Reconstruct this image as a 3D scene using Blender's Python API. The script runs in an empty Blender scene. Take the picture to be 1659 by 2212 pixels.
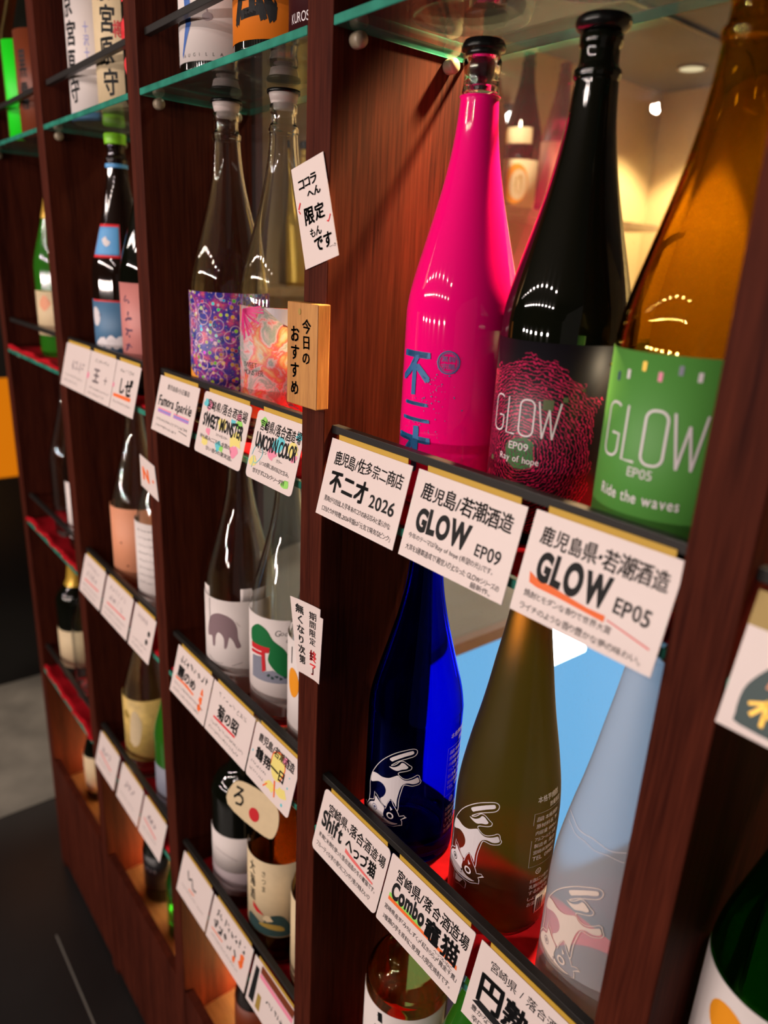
import bpy, bmesh, math, random
from mathutils import Vector, Matrix
R = math.radians
sc = bpy.context.scene
COL = sc.collection
rng = random.Random(7)

# ------------------------------------------------------------------ camera, world, lights, exposure
cam = bpy.data.cameras.new('camera'); camo = bpy.data.objects.new('camera', cam); COL.objects.link(camo)
camo.location = (0.6272, -0.405, 0.4462)
camo.rotation_euler = (R(71.3864), R(-2.8389), R(51.2304))
cam.sensor_fit = 'HORIZONTAL'; cam.sensor_width = 36.0; cam.lens = 1578.866 * 36.0 / 1659.0
cam.clip_start = 0.01; cam.clip_end = 60
cam.dof.use_dof = True; cam.dof.focus_distance = 0.74; cam.dof.aperture_fstop = 4.6
sc.camera = camo
sc.view_settings.view_transform = 'Standard'; sc.view_settings.look = 'None'
sc.view_settings.gamma = 1; sc.view_settings.use_curve_mapping = False
sc.view_settings.exposure = 0.03
cy = sc.cycles
cy.use_denoising = True; cy.max_bounces = 14; cy.transparent_max_bounces = 24
cy.transmission_bounces = 12; cy.glossy_bounces = 6; cy.diffuse_bounces = 4
cy.sample_clamp_indirect = 6.0; cy.caustics_refractive = True; cy.caustics_reflective = False
w = bpy.data.worlds.new('world'); sc.world = w; w.use_nodes = True
w.node_tree.nodes['Background'].inputs[0].default_value = (1.0, 0.82, 0.74, 1)
w.node_tree.nodes['Background'].inputs[1].default_value = 0.10

def spot(name, loc, aim, power, color, radius, angle=100, blend=0.6):
    l = bpy.data.lights.new(name, 'SPOT'); l.energy = power; l.color = color
    l.shadow_soft_size = radius; l.spot_size = R(angle); l.spot_blend = blend
    o = bpy.data.objects.new(name, l); COL.objects.link(o); o.location = loc
    o.rotation_euler = (Vector(aim) - Vector(loc)).to_track_quat('-Z', 'Y').to_euler()
    return o
def area(name, loc, aim, sx, sy, power, color):
    l = bpy.data.lights.new(name, 'AREA'); l.shape = 'RECTANGLE'; l.size = sx; l.size_y = sy; l.energy = power; l.color = color
    o = bpy.data.objects.new(name, l); COL.objects.link(o); o.location = loc
    o.rotation_euler = (Vector(aim) - Vector(loc)).to_track_quat('-Z', 'Y').to_euler()
    return o
WARM = (1.0, 0.84, 0.76)
# two rows of downlights in the aisle ceiling, in front of the shelves
for i in range(11):
    x = -2.45 + 0.3 * i
    spot('aisle_downlight', (x, -1.45, 1.14), (x, -0.10, -0.5), 3.0, WARM, 0.014, 130)
    spot('aisle_downlight', (x + 0.15, -2.35, 1.14), (x + 0.15, -0.10, -0.8), 11.0, WARM, 0.020, 130)
# lamps of the display across the aisle
for i in range(6):
    x = -2.1 + 0.55 * i
    spot('facing_display_lamp', (x, -2.75, 0.30), (x, -0.1, -0.15), 30, WARM, 0.035, 120)
# lamps of the room behind the glass
spot('room_downlight', (-0.7048, 1.7636, 1.015), (-0.80, 1.85, 0.0), 70, (1.0, 0.76, 0.42), 0.04, 92, 0.35)
spot('room_downlight', (0.75, 1.50, 1.0), (0.1, 2.0, 0.2), 110, (1.0, 0.80, 0.46), 0.04, 92, 0.35)
spot('room_downlight', (-0.72, 0.95, 1.0), (-0.85, 1.1, 0.3), 13, (1.0, 0.82, 0.58), 0.04, 100, 0.4)
spot('room_downlight', (0.13, 0.36, 0.95), (0.10, 0.10, 0.30), 230, (1.0, 0.62, 0.31), 0.02, 45, 0.3)
spot('room_downlight', (-0.30, 0.40, 1.0), (-0.50, 0.30, 0.1), 8, (1.0, 0.84, 0.62), 0.03, 100, 0.5)
spot('room_downlight', (0.60, 0.42, 0.92), (0.47, 0.10, -0.05), 45, (1.0, 0.74, 0.50), 0.02, 50, 0.5)
spot('corridor_downlight', (-2.0, 0.0, 1.1), (-1.95, 0.02, -1.28), 200, (1.0, 0.84, 0.68), 0.05, 28, 0.8)

# ------------------------------------------------------------------ materials
def new_mat(name):
    m = bpy.data.materials.new(name); m.use_nodes = True
    nt = m.node_tree; nt.nodes.clear()
    out = nt.nodes.new('ShaderNodeOutputMaterial')
    return m, nt, out
def pbr(name, color, rough=0.5, metal=0.0, spec=0.5, coat=0.0, noise=0.0, nscale=40.0, bump=0.0, emis=None, estr=0.0, trans=0.0):
    m, nt, out = new_mat(name)
    b = nt.nodes.new('ShaderNodeBsdfPrincipled'); nt.links.new(b.outputs[0], out.inputs[0])
    b.inputs['Base Color'].default_value = (*color, 1); b.inputs['Roughness'].default_value = rough
    b.inputs['Metallic'].default_value = metal; b.inputs['Specular IOR Level'].default_value = spec
    b.inputs['Coat Weight'].default_value = coat; b.inputs['Coat Roughness'].default_value = 0.03
    b.inputs['Transmission Weight'].default_value = trans
    if emis: b.inputs['Emission Color'].default_value = (*emis, 1); b.inputs['Emission Strength'].default_value = estr
    if noise or bump:
        tc = nt.nodes.new('ShaderNodeTexCoord'); n = nt.nodes.new('ShaderNodeTexNoise')
        n.inputs['Scale'].default_value = nscale; n.inputs['Detail'].default_value = 4
        nt.links.new(tc.outputs['Object'], n.inputs['Vector'])
        if noise:
            mx = nt.nodes.new('ShaderNodeMix'); mx.data_type = 'RGBA'
            mx.inputs['A'].default_value = (*[c * (1 - noise) for c in color], 1)
            mx.inputs['B'].default_value = (*[min(1, c * (1 + noise)) for c in color], 1)
            nt.links.new(n.outputs['Fac'], mx.inputs['Factor']); nt.links.new(mx.outputs['Result'], b.inputs['Base Color'])
        if bump:
            bp = nt.nodes.new('ShaderNodeBump'); bp.inputs['Strength'].default_value = bump; bp.inputs['Distance'].default_value = 0.002
            nt.links.new(n.outputs['Fac'], bp.inputs['Height']); nt.links.new(bp.outputs[0], b.inputs['Normal'])
    return m
def ramp(nt, fac, stops, interp='LINEAR'):
    r = nt.nodes.new('ShaderNodeValToRGB'); r.color_ramp.interpolation = interp
    e = r.color_ramp.elements
    while len(e) < len(stops): e.new(0.5)
    for k, (p, c) in enumerate(stops): e[k].position = p; e[k].color = (*c, 1)
    nt.links.new(fac, r.inputs[0]); return r
def wood(name, dark, light, scale=(38, 38, 1.6), rough=0.4, fine=9.0, spec=0.5):
    m, nt, out = new_mat(name)
    b = nt.nodes.new('ShaderNodeBsdfPrincipled'); nt.links.new(b.outputs[0], out.inputs[0])
    b.inputs['Roughness'].default_value = rough; b.inputs['Specular IOR Level'].default_value = spec
    tc = nt.nodes.new('ShaderNodeTexCoord'); mp = nt.nodes.new('ShaderNodeMapping'); mp.inputs['Scale'].default_value = scale
    nt.links.new(tc.outputs['Object'], mp.inputs['Vector'])
    n1 = nt.nodes.new('ShaderNodeTexNoise'); n1.inputs['Scale'].default_value = 1.0; n1.inputs['Detail'].default_value = 5; n1.inputs['Distortion'].default_value = 0.6
    nt.links.new(mp.outputs[0], n1.inputs['Vector'])
    n2 = nt.nodes.new('ShaderNodeTexNoise'); n2.inputs['Scale'].default_value = fine; n2.inputs['Detail'].default_value = 3
    nt.links.new(mp.outputs[0], n2.inputs['Vector'])
    ad = nt.nodes.new('ShaderNodeMath'); ad.operation = 'MULTIPLY_ADD'; ad.inputs[1].default_value = 0.55; 
    nt.links.new(n2.outputs['Fac'], ad.inputs[0])
    h = nt.nodes.new('ShaderNodeMath'); h.operation = 'MULTIPLY'; h.inputs[1].default_value = 0.6
    nt.links.new(n1.outputs['Fac'], h.inputs[0]); nt.links.new(h.outputs[0], ad.inputs[2])
    mid = tuple((a + c) / 2 for a, c in zip(dark, light))
    r = ramp(nt, ad.outputs[0], [(0.40, dark), (0.56, mid), (0.75, light)])
    nt.links.new(r.outputs[0], b.inputs['Base Color'])
    bp = nt.nodes.new('ShaderNodeBump'); bp.inputs['Strength'].default_value = 0.12; bp.inputs['Distance'].default_value = 0.001
    nt.links.new(n2.outputs['Fac'], bp.inputs['Height']); nt.links.new(bp.outputs[0], b.inputs['Normal'])
    return m
def thin_glass(name, tint, ior=1.45, rough=0.0, dust=0.0):
    m, nt, out = new_mat(name)
    t = nt.nodes.new('ShaderNodeBsdfTransparent'); t.inputs[0].default_value = (*tint, 1)
    g = nt.nodes.new('ShaderNodeBsdfGlossy'); g.inputs['Roughness'].default_value = rough
    f = nt.nodes.new('ShaderNodeFresnel'); ge = nt.nodes.new('ShaderNodeNewGeometry')
    mr = nt.nodes.new('ShaderNodeMapRange'); mr.inputs['To Min'].default_value = ior; mr.inputs['To Max'].default_value = 1.0 / ior
    nt.links.new(ge.outputs['Backfacing'], mr.inputs['Value']); nt.links.new(mr.outputs[0], f.inputs[0])   # same reflectance on both faces of the thin sheet
    mx = nt.nodes.new('ShaderNodeMixShader')
    nt.links.new(f.outputs[0], mx.inputs[0]); nt.links.new(t.outputs[0], mx.inputs[1]); nt.links.new(g.outputs[0], mx.inputs[2])
    last = mx
    if dust:
        tc = nt.nodes.new('ShaderNodeTexCoord'); n = nt.nodes.new('ShaderNodeTexNoise'); n.inputs['Scale'].default_value = 420; n.inputs['Detail'].default_value = 2
        nt.links.new(tc.outputs['Object'], n.inputs['Vector'])
        r = ramp(nt, n.outputs['Fac'], [(0.62, (0.03, 0.03, 0.03)), (0.72, (dust,) * 3)])
        d = nt.nodes.new('ShaderNodeBsdfDiffuse'); d.inputs[0].default_value = (0.8, 0.8, 0.8, 1)
        m2 = nt.nodes.new('ShaderNodeMixShader')
        nt.links.new(r.outputs[0], m2.inputs[0]); nt.links.new(last.outputs[0], m2.inputs[1]); nt.links.new(d.outputs[0], m2.inputs[2]); last = m2
    nt.links.new(last.outputs[0], out.inputs[0]); return m
def shell_glass(name, tint, rough=0.0, ior=1.5):
    m, nt, out = new_mat(name)
    g = nt.nodes.new('ShaderNodeBsdfGlass'); g.inputs['Color'].default_value = (*tint, 1); g.inputs['Roughness'].default_value = rough; g.inputs['IOR'].default_value = ior
    nt.links.new(g.outputs[0], out.inputs[0]); return m
def frosted(name, tint, diffuse, dmix, rough=0.35, ior=1.12, gloss=0.3):
    m, nt, out = new_mat(name)
    rf = nt.nodes.new('ShaderNodeBsdfRefraction'); rf.inputs['Color'].default_value = (*tint, 1); rf.inputs['Roughness'].default_value = rough; rf.inputs['IOR'].default_value = ior
    df = nt.nodes.new('ShaderNodeBsdfDiffuse'); df.inputs[0].default_value = (*diffuse, 1)
    m1 = nt.nodes.new('ShaderNodeMixShader'); m1.inputs[0].default_value = dmix
    nt.links.new(rf.outputs[0], m1.inputs[1]); nt.links.new(df.outputs[0], m1.inputs[2])
    g = nt.nodes.new('ShaderNodeBsdfGlossy'); g.inputs['Roughness'].default_value = gloss
    f = nt.nodes.new('ShaderNodeFresnel'); ge = nt.nodes.new('ShaderNodeNewGeometry')
    mr = nt.nodes.new('ShaderNodeMapRange'); mr.inputs['To Min'].default_value = 1.4; mr.inputs['To Max'].default_value = 1 / 1.4
    nt.links.new(ge.outputs['Backfacing'], mr.inputs['Value']); nt.links.new(mr.outputs[0], f.inputs[0])
    m2 = nt.nodes.new('ShaderNodeMixShader'); nt.links.new(f.outputs[0], m2.inputs[0])
    nt.links.new(m1.outputs[0], m2.inputs[1]); nt.links.new(g.outputs[0], m2.inputs[2]); nt.links.new(m2.outputs[0], out.inputs[0])
    return m
def emit(name, color, strength):
    m, nt, out = new_mat(name)
    e = nt.nodes.new('ShaderNodeEmission'); e.inputs[0].default_value = (*color, 1); e.inputs[1].default_value = strength
    nt.links.new(e.outputs[0], out.inputs[0]); return m

def srgb(r, g, b):
    f = lambda c: (c / 255 / 12.92) if c / 255 <= 0.04045 else ((c / 255 + 0.055) / 1.055) ** 2.4
    return (f(r), f(g), f(b))
M = {}
M['post'] = wood('mahogany_post', (0.026, 0.0044, 0.0027), (0.098, 0.0195, 0.0095), rough=0.60, spec=0.06)
M['base_wood'] = wood('pale_shelf_base', (0.42, 0.26, 0.13), (0.62, 0.42, 0.24), scale=(3, 30, 30), rough=0.45)
M['sign_wood'] = wood('sign_wood', (0.40, 0.16, 0.035), (0.62, 0.29, 0.075), scale=(90, 60, 5), rough=0.5)
M['bar'] = pbr('black_bar', (0.026, 0.023, 0.021), 0.42, 0.4)
M['shelf_glass'] = thin_glass('shelf_glass', (0.90, 0.96, 0.93), 1.42, 0.02, 0.10)
M['glass_edge'] = pbr('glass_edge', (0.038, 0.25, 0.18), 0.06, 0, 0.6, noise=0.8, nscale=30)
M['pane'] = thin_glass('back_pane_glass', (0.95, 0.97, 0.95), 1.45, 0.0, 0.07)
M['peg'] = pbr('peg_plastic', (0.42, 0.34, 0.24), 0.35, trans=0.2)
M['cloth'] = pbr('red_felt', (0.46, 0.006, 0.014), 0.9, 0, 0.1, noise=0.35, nscale=60, bump=0.25)
M['card'] = pbr('laminated_card', (0.84, 0.715, 0.685), 0.34, 0, 0.35)
M['paper'] = pbr('white_paper', (0.80, 0.72, 0.70), 0.6, 0, 0.3)
M['cream'] = pbr('cream_paper', (0.74, 0.58, 0.36), 0.6, 0, 0.3, noise=0.08, nscale=80)
M['tape'] = pbr('yellow_tape', (0.62, 0.38, 0.045), 0.5)
M['ink'] = pbr('black_ink', (0.010, 0.010, 0.011), 0.6, 0, 0.2)
M['pen'] = pbr('grey_pen', (0.045, 0.042, 0.045), 0.7, 0, 0.2)
M['orange'] = pbr('orange_marker', (0.95, 0.16, 0.02), 0.6)
M['redm'] = pbr('red_marker', (0.80, 0.02, 0.03), 0.6)
M['pinkred'] = pbr('coral_marker', (0.85, 0.16, 0.15), 0.6)
M['greenm'] = pbr('green_marker', (0.30, 0.75, 0.12), 0.6)
M['yellowm'] = pbr('yellow_marker', (0.88, 0.75, 0.22), 0.6)
M['cyanm'] = pbr('cyan_marker', (0.12, 0.60, 0.68), 0.6)
M['pinkm'] = pbr('pink_marker', (0.90, 0.28, 0.42), 0.6)
M['bluem'] = pbr('blue_marker', (0.22, 0.25, 0.70), 0.6)
M['purplem'] = pbr('purple_marker', (0.50, 0.20, 0.60), 0.6)
M['white_ink'] = pbr('white_print', (0.78, 0.72, 0.75), 0.5)
M['pink_paint'] = pbr('pink_painted_glass', (0.96, 0.003, 0.20), 0.045, 0, 0.35)
M['blue_print'] = pbr('blue_print', (0.006, 0.135, 0.36), 0.45)
M['black_glass'] = pbr('black_glass', (0.0035, 0.0042, 0.0022), 0.03, 0, 0.6)
M['dark_glass'] = pbr('dark_brown_glass', (0.010, 0.0045, 0.003), 0.05, 0, 0.6)
M['cap_black'] = pbr('black_cap', (0.006, 0.006, 0.006), 0.25)
M['clear'] = shell_glass('clear_bottle_glass', (0.985, 0.992, 0.985))
M['blue_glass'] = shell_glass('cobalt_glass', (0.10, 0.17, 0.985))
M['amber'] = shell_glass('amber_glass', (0.79, 0.63, 0.19))
M['amber_pale'] = shell_glass('amber_pale_glass', (0.97, 0.82, 0.50))
M['brown_glass'] = shell_glass('brown_glass', (0.62, 0.40, 0.16))
M['green_glass'] = shell_glass('green_glass', (0.25, 0.82, 0.14))
M['green_dark'] = pbr('green_bottle', (0.004, 0.075, 0.006), 0.06, 0, 0.5, trans=0.35)
M['green_mid'] = pbr('leaf_green_bottle', (0.03, 0.19, 0.012), 0.08, 0, 0.5, trans=0.3)
M['olive_frost'] = frosted('olive_frosted_glass', (0.74, 0.36, 0.045), (0.040, 0.026, 0.009), 0.36, 0.55, 1.10, 0.33)
M['white_frost'] = frosted('white_frosted_glass', (1.0, 1.0, 1.0), (0.62, 0.66, 0.74), 0.45, 0.40, 1.012, 0.4)
M['olive_label'] = pbr('plain_black', (0.006, 0.005, 0.006), 0.35)
M['green_label'] = pbr('green_label_paper', (0.085, 0.31, 0.050), 0.55)
M['hippo'] = pbr('mauve_grey_print', (0.26, 0.17, 0.19), 0.6)
M['hill'] = pbr('hill_green_print', (0.0, 0.16, 0.035), 0.55)
M['torii'] = pbr('torii_red_print', (0.62, 0.012, 0.02), 0.55)
M['water'] = pbr('water_grey_print', (0.24, 0.25, 0.32), 0.55)
M['sun_orange'] = pbr('sun_orange_print', (0.90, 0.33, 0.01), 0.55)
M['orange_label'] = pbr('orange_label_paper', (0.85, 0.22, 0.012), 0.5)
M['maroon_label'] = pbr('maroon_label_paper', (0.045, 0.006, 0.008), 0.4)
M['blue_stroke'] = pbr('blue_stroke', (0.012, 0.10, 0.42), 0.5)
M['blue_label'] = pbr('slate_blue_label', (0.08, 0.20, 0.36), 0.5)
M['sky_label'] = pbr('sky_blue_label', (0.10, 0.38, 0.78), 0.5)
M['pink_label'] = pbr('salmon_pink_label', (0.66, 0.24, 0.22), 0.5)
M['plum_ink'] = pbr('plum_ink', (0.10, 0.02, 0.07), 0.5)
M['salmon'] = pbr('salmon_label', (0.80, 0.33, 0.18), 0.55)
M['yellow_label'] = pbr('yellow_print_label', (0.72, 0.48, 0.14), 0.5, noise=0.45, nscale=55)
M['gold'] = pbr('gold_foil', (0.66, 0.40, 0.05), 0.3, 0.4)
M['lime'] = pbr('lime_wrap', (0.01, 0.86, 0.012), 0.5)
M['limecap'] = pbr('lime_cap', (0.30, 0.80, 0.03), 0.4)
M['rust_label'] = pbr('rust_label', (0.19, 0.035, 0.008), 0.5)
M['grey_wrap'] = pbr('grey_lower_label', (0.34, 0.27, 0.29), 0.5)
M['teal_ink'] = pbr('dark_teal_print', (0.025, 0.06, 0.06), 0.5)
M['gold_ink'] = pbr('ochre_print', (0.40, 0.26, 0.05), 0.5)
M['navy'] = pbr('navy_print', (0.03, 0.05, 0.16), 0.5)

# ------------------------------------------------------------------ mesh helpers
def link(name, bm, mat, parent=None, smooth=False, loc=None):
    me = bpy.data.meshes.new(name); bm.to_mesh(me); bm.free()
    for x in (mat if isinstance(mat, (list, tuple)) else [mat]): me.materials.append(x)
    if smooth:
        for p in me.polygons: p.use_smooth = True
    o = bpy.data.objects.new(name, me); COL.objects.link(o)
    if parent is not None: o.parent = parent
    if loc is not None: o.location = loc
    return o
def thing(name, loc, label, cat, group=None):
    o = bpy.data.objects.new(name, None); COL.objects.link(o); o.location = loc; o.empty_display_size = 0.02
    return tag(o, label, cat, group)
def tag(o, label, cat, group=None):
    o['label'] = label; o['category'] = cat
    if group: o['group'] = group
    return o
def structure(name, bm, mat):
    o = link(name, bm, mat); o['kind'] = 'structure'; return o
def box(bm, x0, x1, y0, y1, z0, z1, bev=0.0, mi=0):
    vs = [bm.verts.new((x, y, z)) for x in (x0, x1) for y in (y0, y1) for z in (z0, z1)]
    fs = [bm.faces.new([vs[i] for i in q]) for q in ((0, 1, 3, 2), (4, 6, 7, 5), (0, 4, 5, 1), (2, 3, 7, 6), (0, 2, 6, 4), (1, 5, 7, 3))]
    for f in fs: f.material_index = mi
    if bev:
        es = list({e for f in fs for e in f.edges})
        bmesh.ops.bevel(bm, geom=es, offset=bev, segments=2, affect='EDGES', profile=0.5)
    return fs
def bbox(*a, bev=0.0):
    bm = bmesh.new(); box(bm, *a, bev=bev); bmesh.ops.recalc_face_normals(bm, faces=bm.faces[:]); return bm
def lathe(prof, seg=48, closed=False, bm=None):
    bm = bm or bmesh.new(); rings = []
    for r, z in prof:
        if r < 1e-6: rings.append([bm.verts.new((0, 0, z))])
        else: rings.append([bm.verts.new((r * math.cos(2 * math.pi * k / seg), r * math.sin(2 * math.pi * k / seg), z)) for k in range(seg)])
    pr = list(zip(rings, rings[1:])) + ([(rings[-1], rings[0])] if closed else [])
    for a, b in pr:
        if len(a) == 1 and len(b) == 1: continue
        for k in range(seg):
            j = (k + 1) % seg
            if len(a) == 1: bm.faces.new((a[0], b[j], b[k]))
            elif len(b) == 1: bm.faces.new((a[k], a[j], b[0]))
            else: bm.faces.new((a[k], a[j], b[j], b[k]))
    bmesh.ops.recalc_face_normals(bm, faces=bm.faces[:])
    return bm
def smoothprof(p, n=3):
    # Catmull-Rom through the profile so shoulders are round
    out = []
    for i in range(len(p) - 1):
        p0, p1, p2, p3 = p[max(i - 1, 0)], p[i], p[i + 1], p[min(i + 2, len(p) - 1)]
        for k in range(n):
            t = k / n
            q = [0.5 * (2 * p1[j] + (p2[j] - p0[j]) * t + (2 * p0[j] - 5 * p1[j] + 4 * p2[j] - p3[j]) * t * t + (3 * p1[j] - p0[j] - 3 * p2[j] + p3[j]) * t ** 3) for j in (0, 1)]
            out.append((max(q[0], 0.0), q[1]))
    out.append(p[-1]); return out

# flat art: a list of (verts2d, faces)
_gc = {}
def glyph(ch, weight):
    key = (ch, weight)
    if key not in _gc:
        cjk = ord(ch) > 0x2E80
        c = bpy.data.curves.new('glyph', 'FONT'); c.body = ch; c.resolution_u = 2 if cjk else 5; c.offset = 0 if cjk else weight
        o = bpy.data.objects.new('glyph', c); COL.objects.link(o)
        dg = bpy.context.evaluated_depsgraph_get()
        me = bpy.data.meshes.new_from_object(o.evaluated_get(dg))
        vs = [(v.co.x, v.co.y) for v in me.vertices]; fs = [tuple(p.vertices) for p in me.polygons]
        bpy.data.objects.remove(o); bpy.data.curves.remove(c); bpy.data.meshes.remove(me)
        if cjk and weight > 0.004:      # brush weight: the strokes are laid down several times, slightly shifted
            n = len(vs); base = list(vs); bf = list(fs); vs, fs = [], []
            for k, (dx, dy) in enumerate(((-.7, -.5), (.7, -.3), (.5, .7), (-.6, .5), (0, 0))):
                vs += [(x + dx * weight, y + dy * weight) for x, y in base]; fs += [tuple(i + k * n for i in f) for f in bf]
        _gc[key] = (vs, fs)
    return _gc[key]
def text(s, weight=0.0, jit=0.0, vertical=False, gap=0.07, sx=1.0, shear=0.0):
    V, F, x, y = [], [], 0.0, 0.0
    for ch in s:
        if ch in ' \u3000':
            if vertical: y -= 0.5
            else: x += 0.35
            continue
        vs, fs = glyph(ch, weight)
        if not vs: continue
        a = rng.uniform(-1, 1) * jit; k = 1 + rng.uniform(-1, 1) * jit; dy = rng.uniform(-1, 1) * jit * 0.4
        x0 = min(v[0] for v in vs); x1 = max(v[0] for v in vs)
        cx, cyy = (x0 + x1) / 2, 0.35; b = len(V); ca, sa = math.cos(a), math.sin(a)
        for vx, vy in vs:
            dx, dyv = (vx - cx) * k * sx, (vy - cyy) * k
            dx += dyv * shear
            rx, ry = dx * ca - dyv * sa, dx * sa + dyv * ca
            if vertical: V.append((rx, y + ry))
            else: V.append((x + rx + (x1 - x0) * sx / 2, ry + cyy + dy))
        F += [tuple(b + i for i in f) for f in fs]
        if vertical: y -= 1.0 + gap
        else: x += (x1 - x0) * sx + gap
    return V, F
def fit(vf, x, y, w=None, h=None):
    # move and scale so the box's lower-left corner is (x, y)
    V, F = vf
    x0 = min(v[0] for v in V); x1 = max(v[0] for v in V); y0 = min(v[1] for v in V); y1 = max(v[1] for v in V)
    kx = w / (x1 - x0) if w else None; ky = h / (y1 - y0) if h else None
    kx = kx or ky; ky = ky or kx
    return [(x + (a - x0) * kx, y + (b - y0) * ky) for a, b in V], F
def poly(pts): return list(pts), [tuple(range(len(pts)))]
def line(pts, width, closed=False, taper=False):
    n = len(pts); V = []; F = []
    for i in range(n):
        a = pts[(i - 1) % n] if (closed or i) else pts[i]; b = pts[(i + 1) % n] if (closed or i < n - 1) else pts[i]
        dx, dy = b[0] - a[0], b[1] - a[1]; L = math.hypot(dx, dy) or 1
        wd = width / 2 * ((1 - 0.8 * i / (n - 1)) if taper else 1)
        V += [(pts[i][0] - dy / L * wd, pts[i][1] + dx / L * wd), (pts[i][0] + dy / L * wd, pts[i][1] - dx / L * wd)]
    for i in range(n if closed else n - 1):
        j = (i + 1) % n; F.append((2 * i, 2 * i + 1, 2 * j + 1, 2 * j))
    return V, F
def disc(x, y, rx, ry=None, n=20): 
    ry = ry or rx
    return poly([(x + rx * math.cos(2 * math.pi * k / n), y + ry * math.sin(2 * math.pi * k / n)) for k in range(n)])
def ring(x, y, r, wd, n=24, ry=None):
    return line([(x + r * math.cos(2 * math.pi * k / n), y + (ry or r) * math.sin(2 * math.pi * k / n)) for k in range(n)], wd, True)
def smooth2(pts, n=4, closed=True):
    out = []; N = len(pts)
    for i in range(N if closed else N - 1):
        g = lambda k: pts[k % N] if closed else pts[min(max(k, 0), N - 1)]
        p0, p1, p2, p3 = g(i - 1), g(i), g(i + 1), g(i + 2)
        for k in range(n):
            t = k / n
            out.append(tuple(0.5 * (2 * p1[j] + (p2[j] - p0[j]) * t + (2 * p0[j] - 5 * p1[j] + 4 * p2[j] - p3[j]) * t * t + (3 * p1[j] - p0[j] - 3 * p2[j] + p3[j]) * t ** 3) for j in (0, 1)))
    if not closed: out.append(pts[-1])
    return out
def blob(x, y, r, n=11, ir=0.45, rx=1.0):
    return poly([(x + rx * r * (1 + rng.uniform(-ir, ir)) * math.cos(2 * math.pi * k / n), y + r * (1 + rng.uniform(-ir, ir)) * math.sin(2 * math.pi * k / n)) for k in range(n)])
def scribble(x, y, w, h, n, width):
    # unreadable far handwriting: brush dabs in a row
    out = []
    for k in range(n):
        cx = x + w * (k + 0.5) / n
        for q in range(3):
            a = (cx + rng.uniform(-.42, .3) * w / n, y + rng.uniform(0, 1) * h); b = (cx + rng.uniform(-.1, .42) * w / n, y + rng.uniform(0, 1) * h)
            out.append(line([a, ((a[0] + b[0]) / 2, (a[1] + b[1]) / 2 + rng.uniform(-.15, .15) * h), b], width * rng.uniform(.6, 1.3)))
    return out
def penline(x, y, w, h): # one line of small handwriting too blurred to read
    return scribble(x, y, w, h, max(4, int(w / (h * 1.1))), h * 0.14)
def ink(name, items, fmap, mat, parent, cut=None):
    bm = bmesh.new()
    for V, F in items:
        vs = [bm.verts.new((a, b, 0)) for a, b in V]
        for f in F:
            try: bm.faces.new([vs[i] for i in f])
            except ValueError: pass
    big = [f for f in bm.faces if len(f.verts) > 4]
    if big: bmesh.ops.triangulate(bm, faces=big)
    if cut and bm.verts:
        u0 = min(v.co.x for v in bm.verts); u1 = max(v.co.x for v in bm.verts); u = u0 + cut
        while u < u1:
            bmesh.ops.bisect_plane(bm, geom=bm.verts[:] + bm.edges[:] + bm.faces[:], plane_co=(u, 0, 0), plane_no=(1, 0, 0), dist=1e-6); u += cut
    for v in bm.verts: v.co = fmap(v.co.x, v.co.y)
    return link(name, bm, mat, parent)

# ------------------------------------------------------------------ the setting
P, T, YD = 0.426, 0.0393, 0.1575
GU, GM, GL, GK, GB = 0.643, 0.225, -0.193, -0.610, -0.972
LV = {'U': GU, 'M': GM, 'L': GL, 'K': GK}
FL = -1.28
def plane_box(name, a, mat): return structure(name, bbox(*a), mat)
M['floor'] = pbr('dark_stone_tile', (0.016, 0.0145, 0.014), 0.30, 0, 0.5, noise=0.5, nscale=3.0)
M['ceil_dark'] = pbr('grey_ceiling', (0.11, 0.095, 0.075), 0.8)
M['ceil_front'] = pbr('aisle_ceiling', (0.10, 0.08, 0.07), 0.8)
M['beige'] = pbr('beige_plaster', (0.50, 0.36, 0.19), 0.85, noise=0.05, nscale=20)
M['far'] = pbr('far_wall', (0.10, 0.085, 0.07), 0.8)
bm = bmesh.new(); box(bm, -7, 2.2, -3.2, 2.1, FL - 0.05, FL); structure('floor', bm, M['floor'])
plane_box('ceiling', (-0.94, 1.3, 0.2, 2.05, 1.03, 1.08), M['ceil_dark'])
plane_box('ceiling_aisle', (-7, 2.2, -3.2, 0.0, 1.16, 1.2), M['ceil_front'])
plane_box('wall_back', (-0.94, 1.3, 2.0, 2.05, FL, 1.03), M['beige'])
plane_box('wall_left', (-1.0, -0.94, 0.24, 2.05, FL, 1.08), M['beige'])
plane_box('wall_left_cool_tint', (-0.9395, -0.934, 0.24, 2.0, FL, 0.24), pbr('cool_lit_wall_tint', (0.13, 0.165, 0.175), 0.7))  # lower wall tinted grey-blue; the showcase's cool light is put into this colour
plane_box('wall_right', (1.3, 1.35, 0.2, 2.05, FL, 1.08), M['beige'])
plane_box('wall_front', (-7, 2.2, -3.25, -3.2, FL, 1.16), M['far'])
plane_box('wall_far', (-7.05, -7, -3.2, 2.1, FL, 1.16), M['far'])
plane_box('trim_1', (-0.5186, -0.5056, 0.22, 2.0, 1.02, 1.03), M['cap_black'])
structure('trim_4', bbox(-2.46, -1.56, -0.7, 0.9, FL, FL + 0.004), pbr('pale_stone_lit_patch', (0.085, 0.076, 0.064), 0.55, noise=0.7, nscale=7))  # paler stone, laid only in the lit area; its colour adds to the light pool
# floor joint, the thin pale line between the dark tiles
plane_box('trim_2', (-1.02, -0.3, -0.0925, -0.0885, FL, FL + 0.001), pbr('joint', (0.16, 0.15, 0.13), 0.6))

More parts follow.
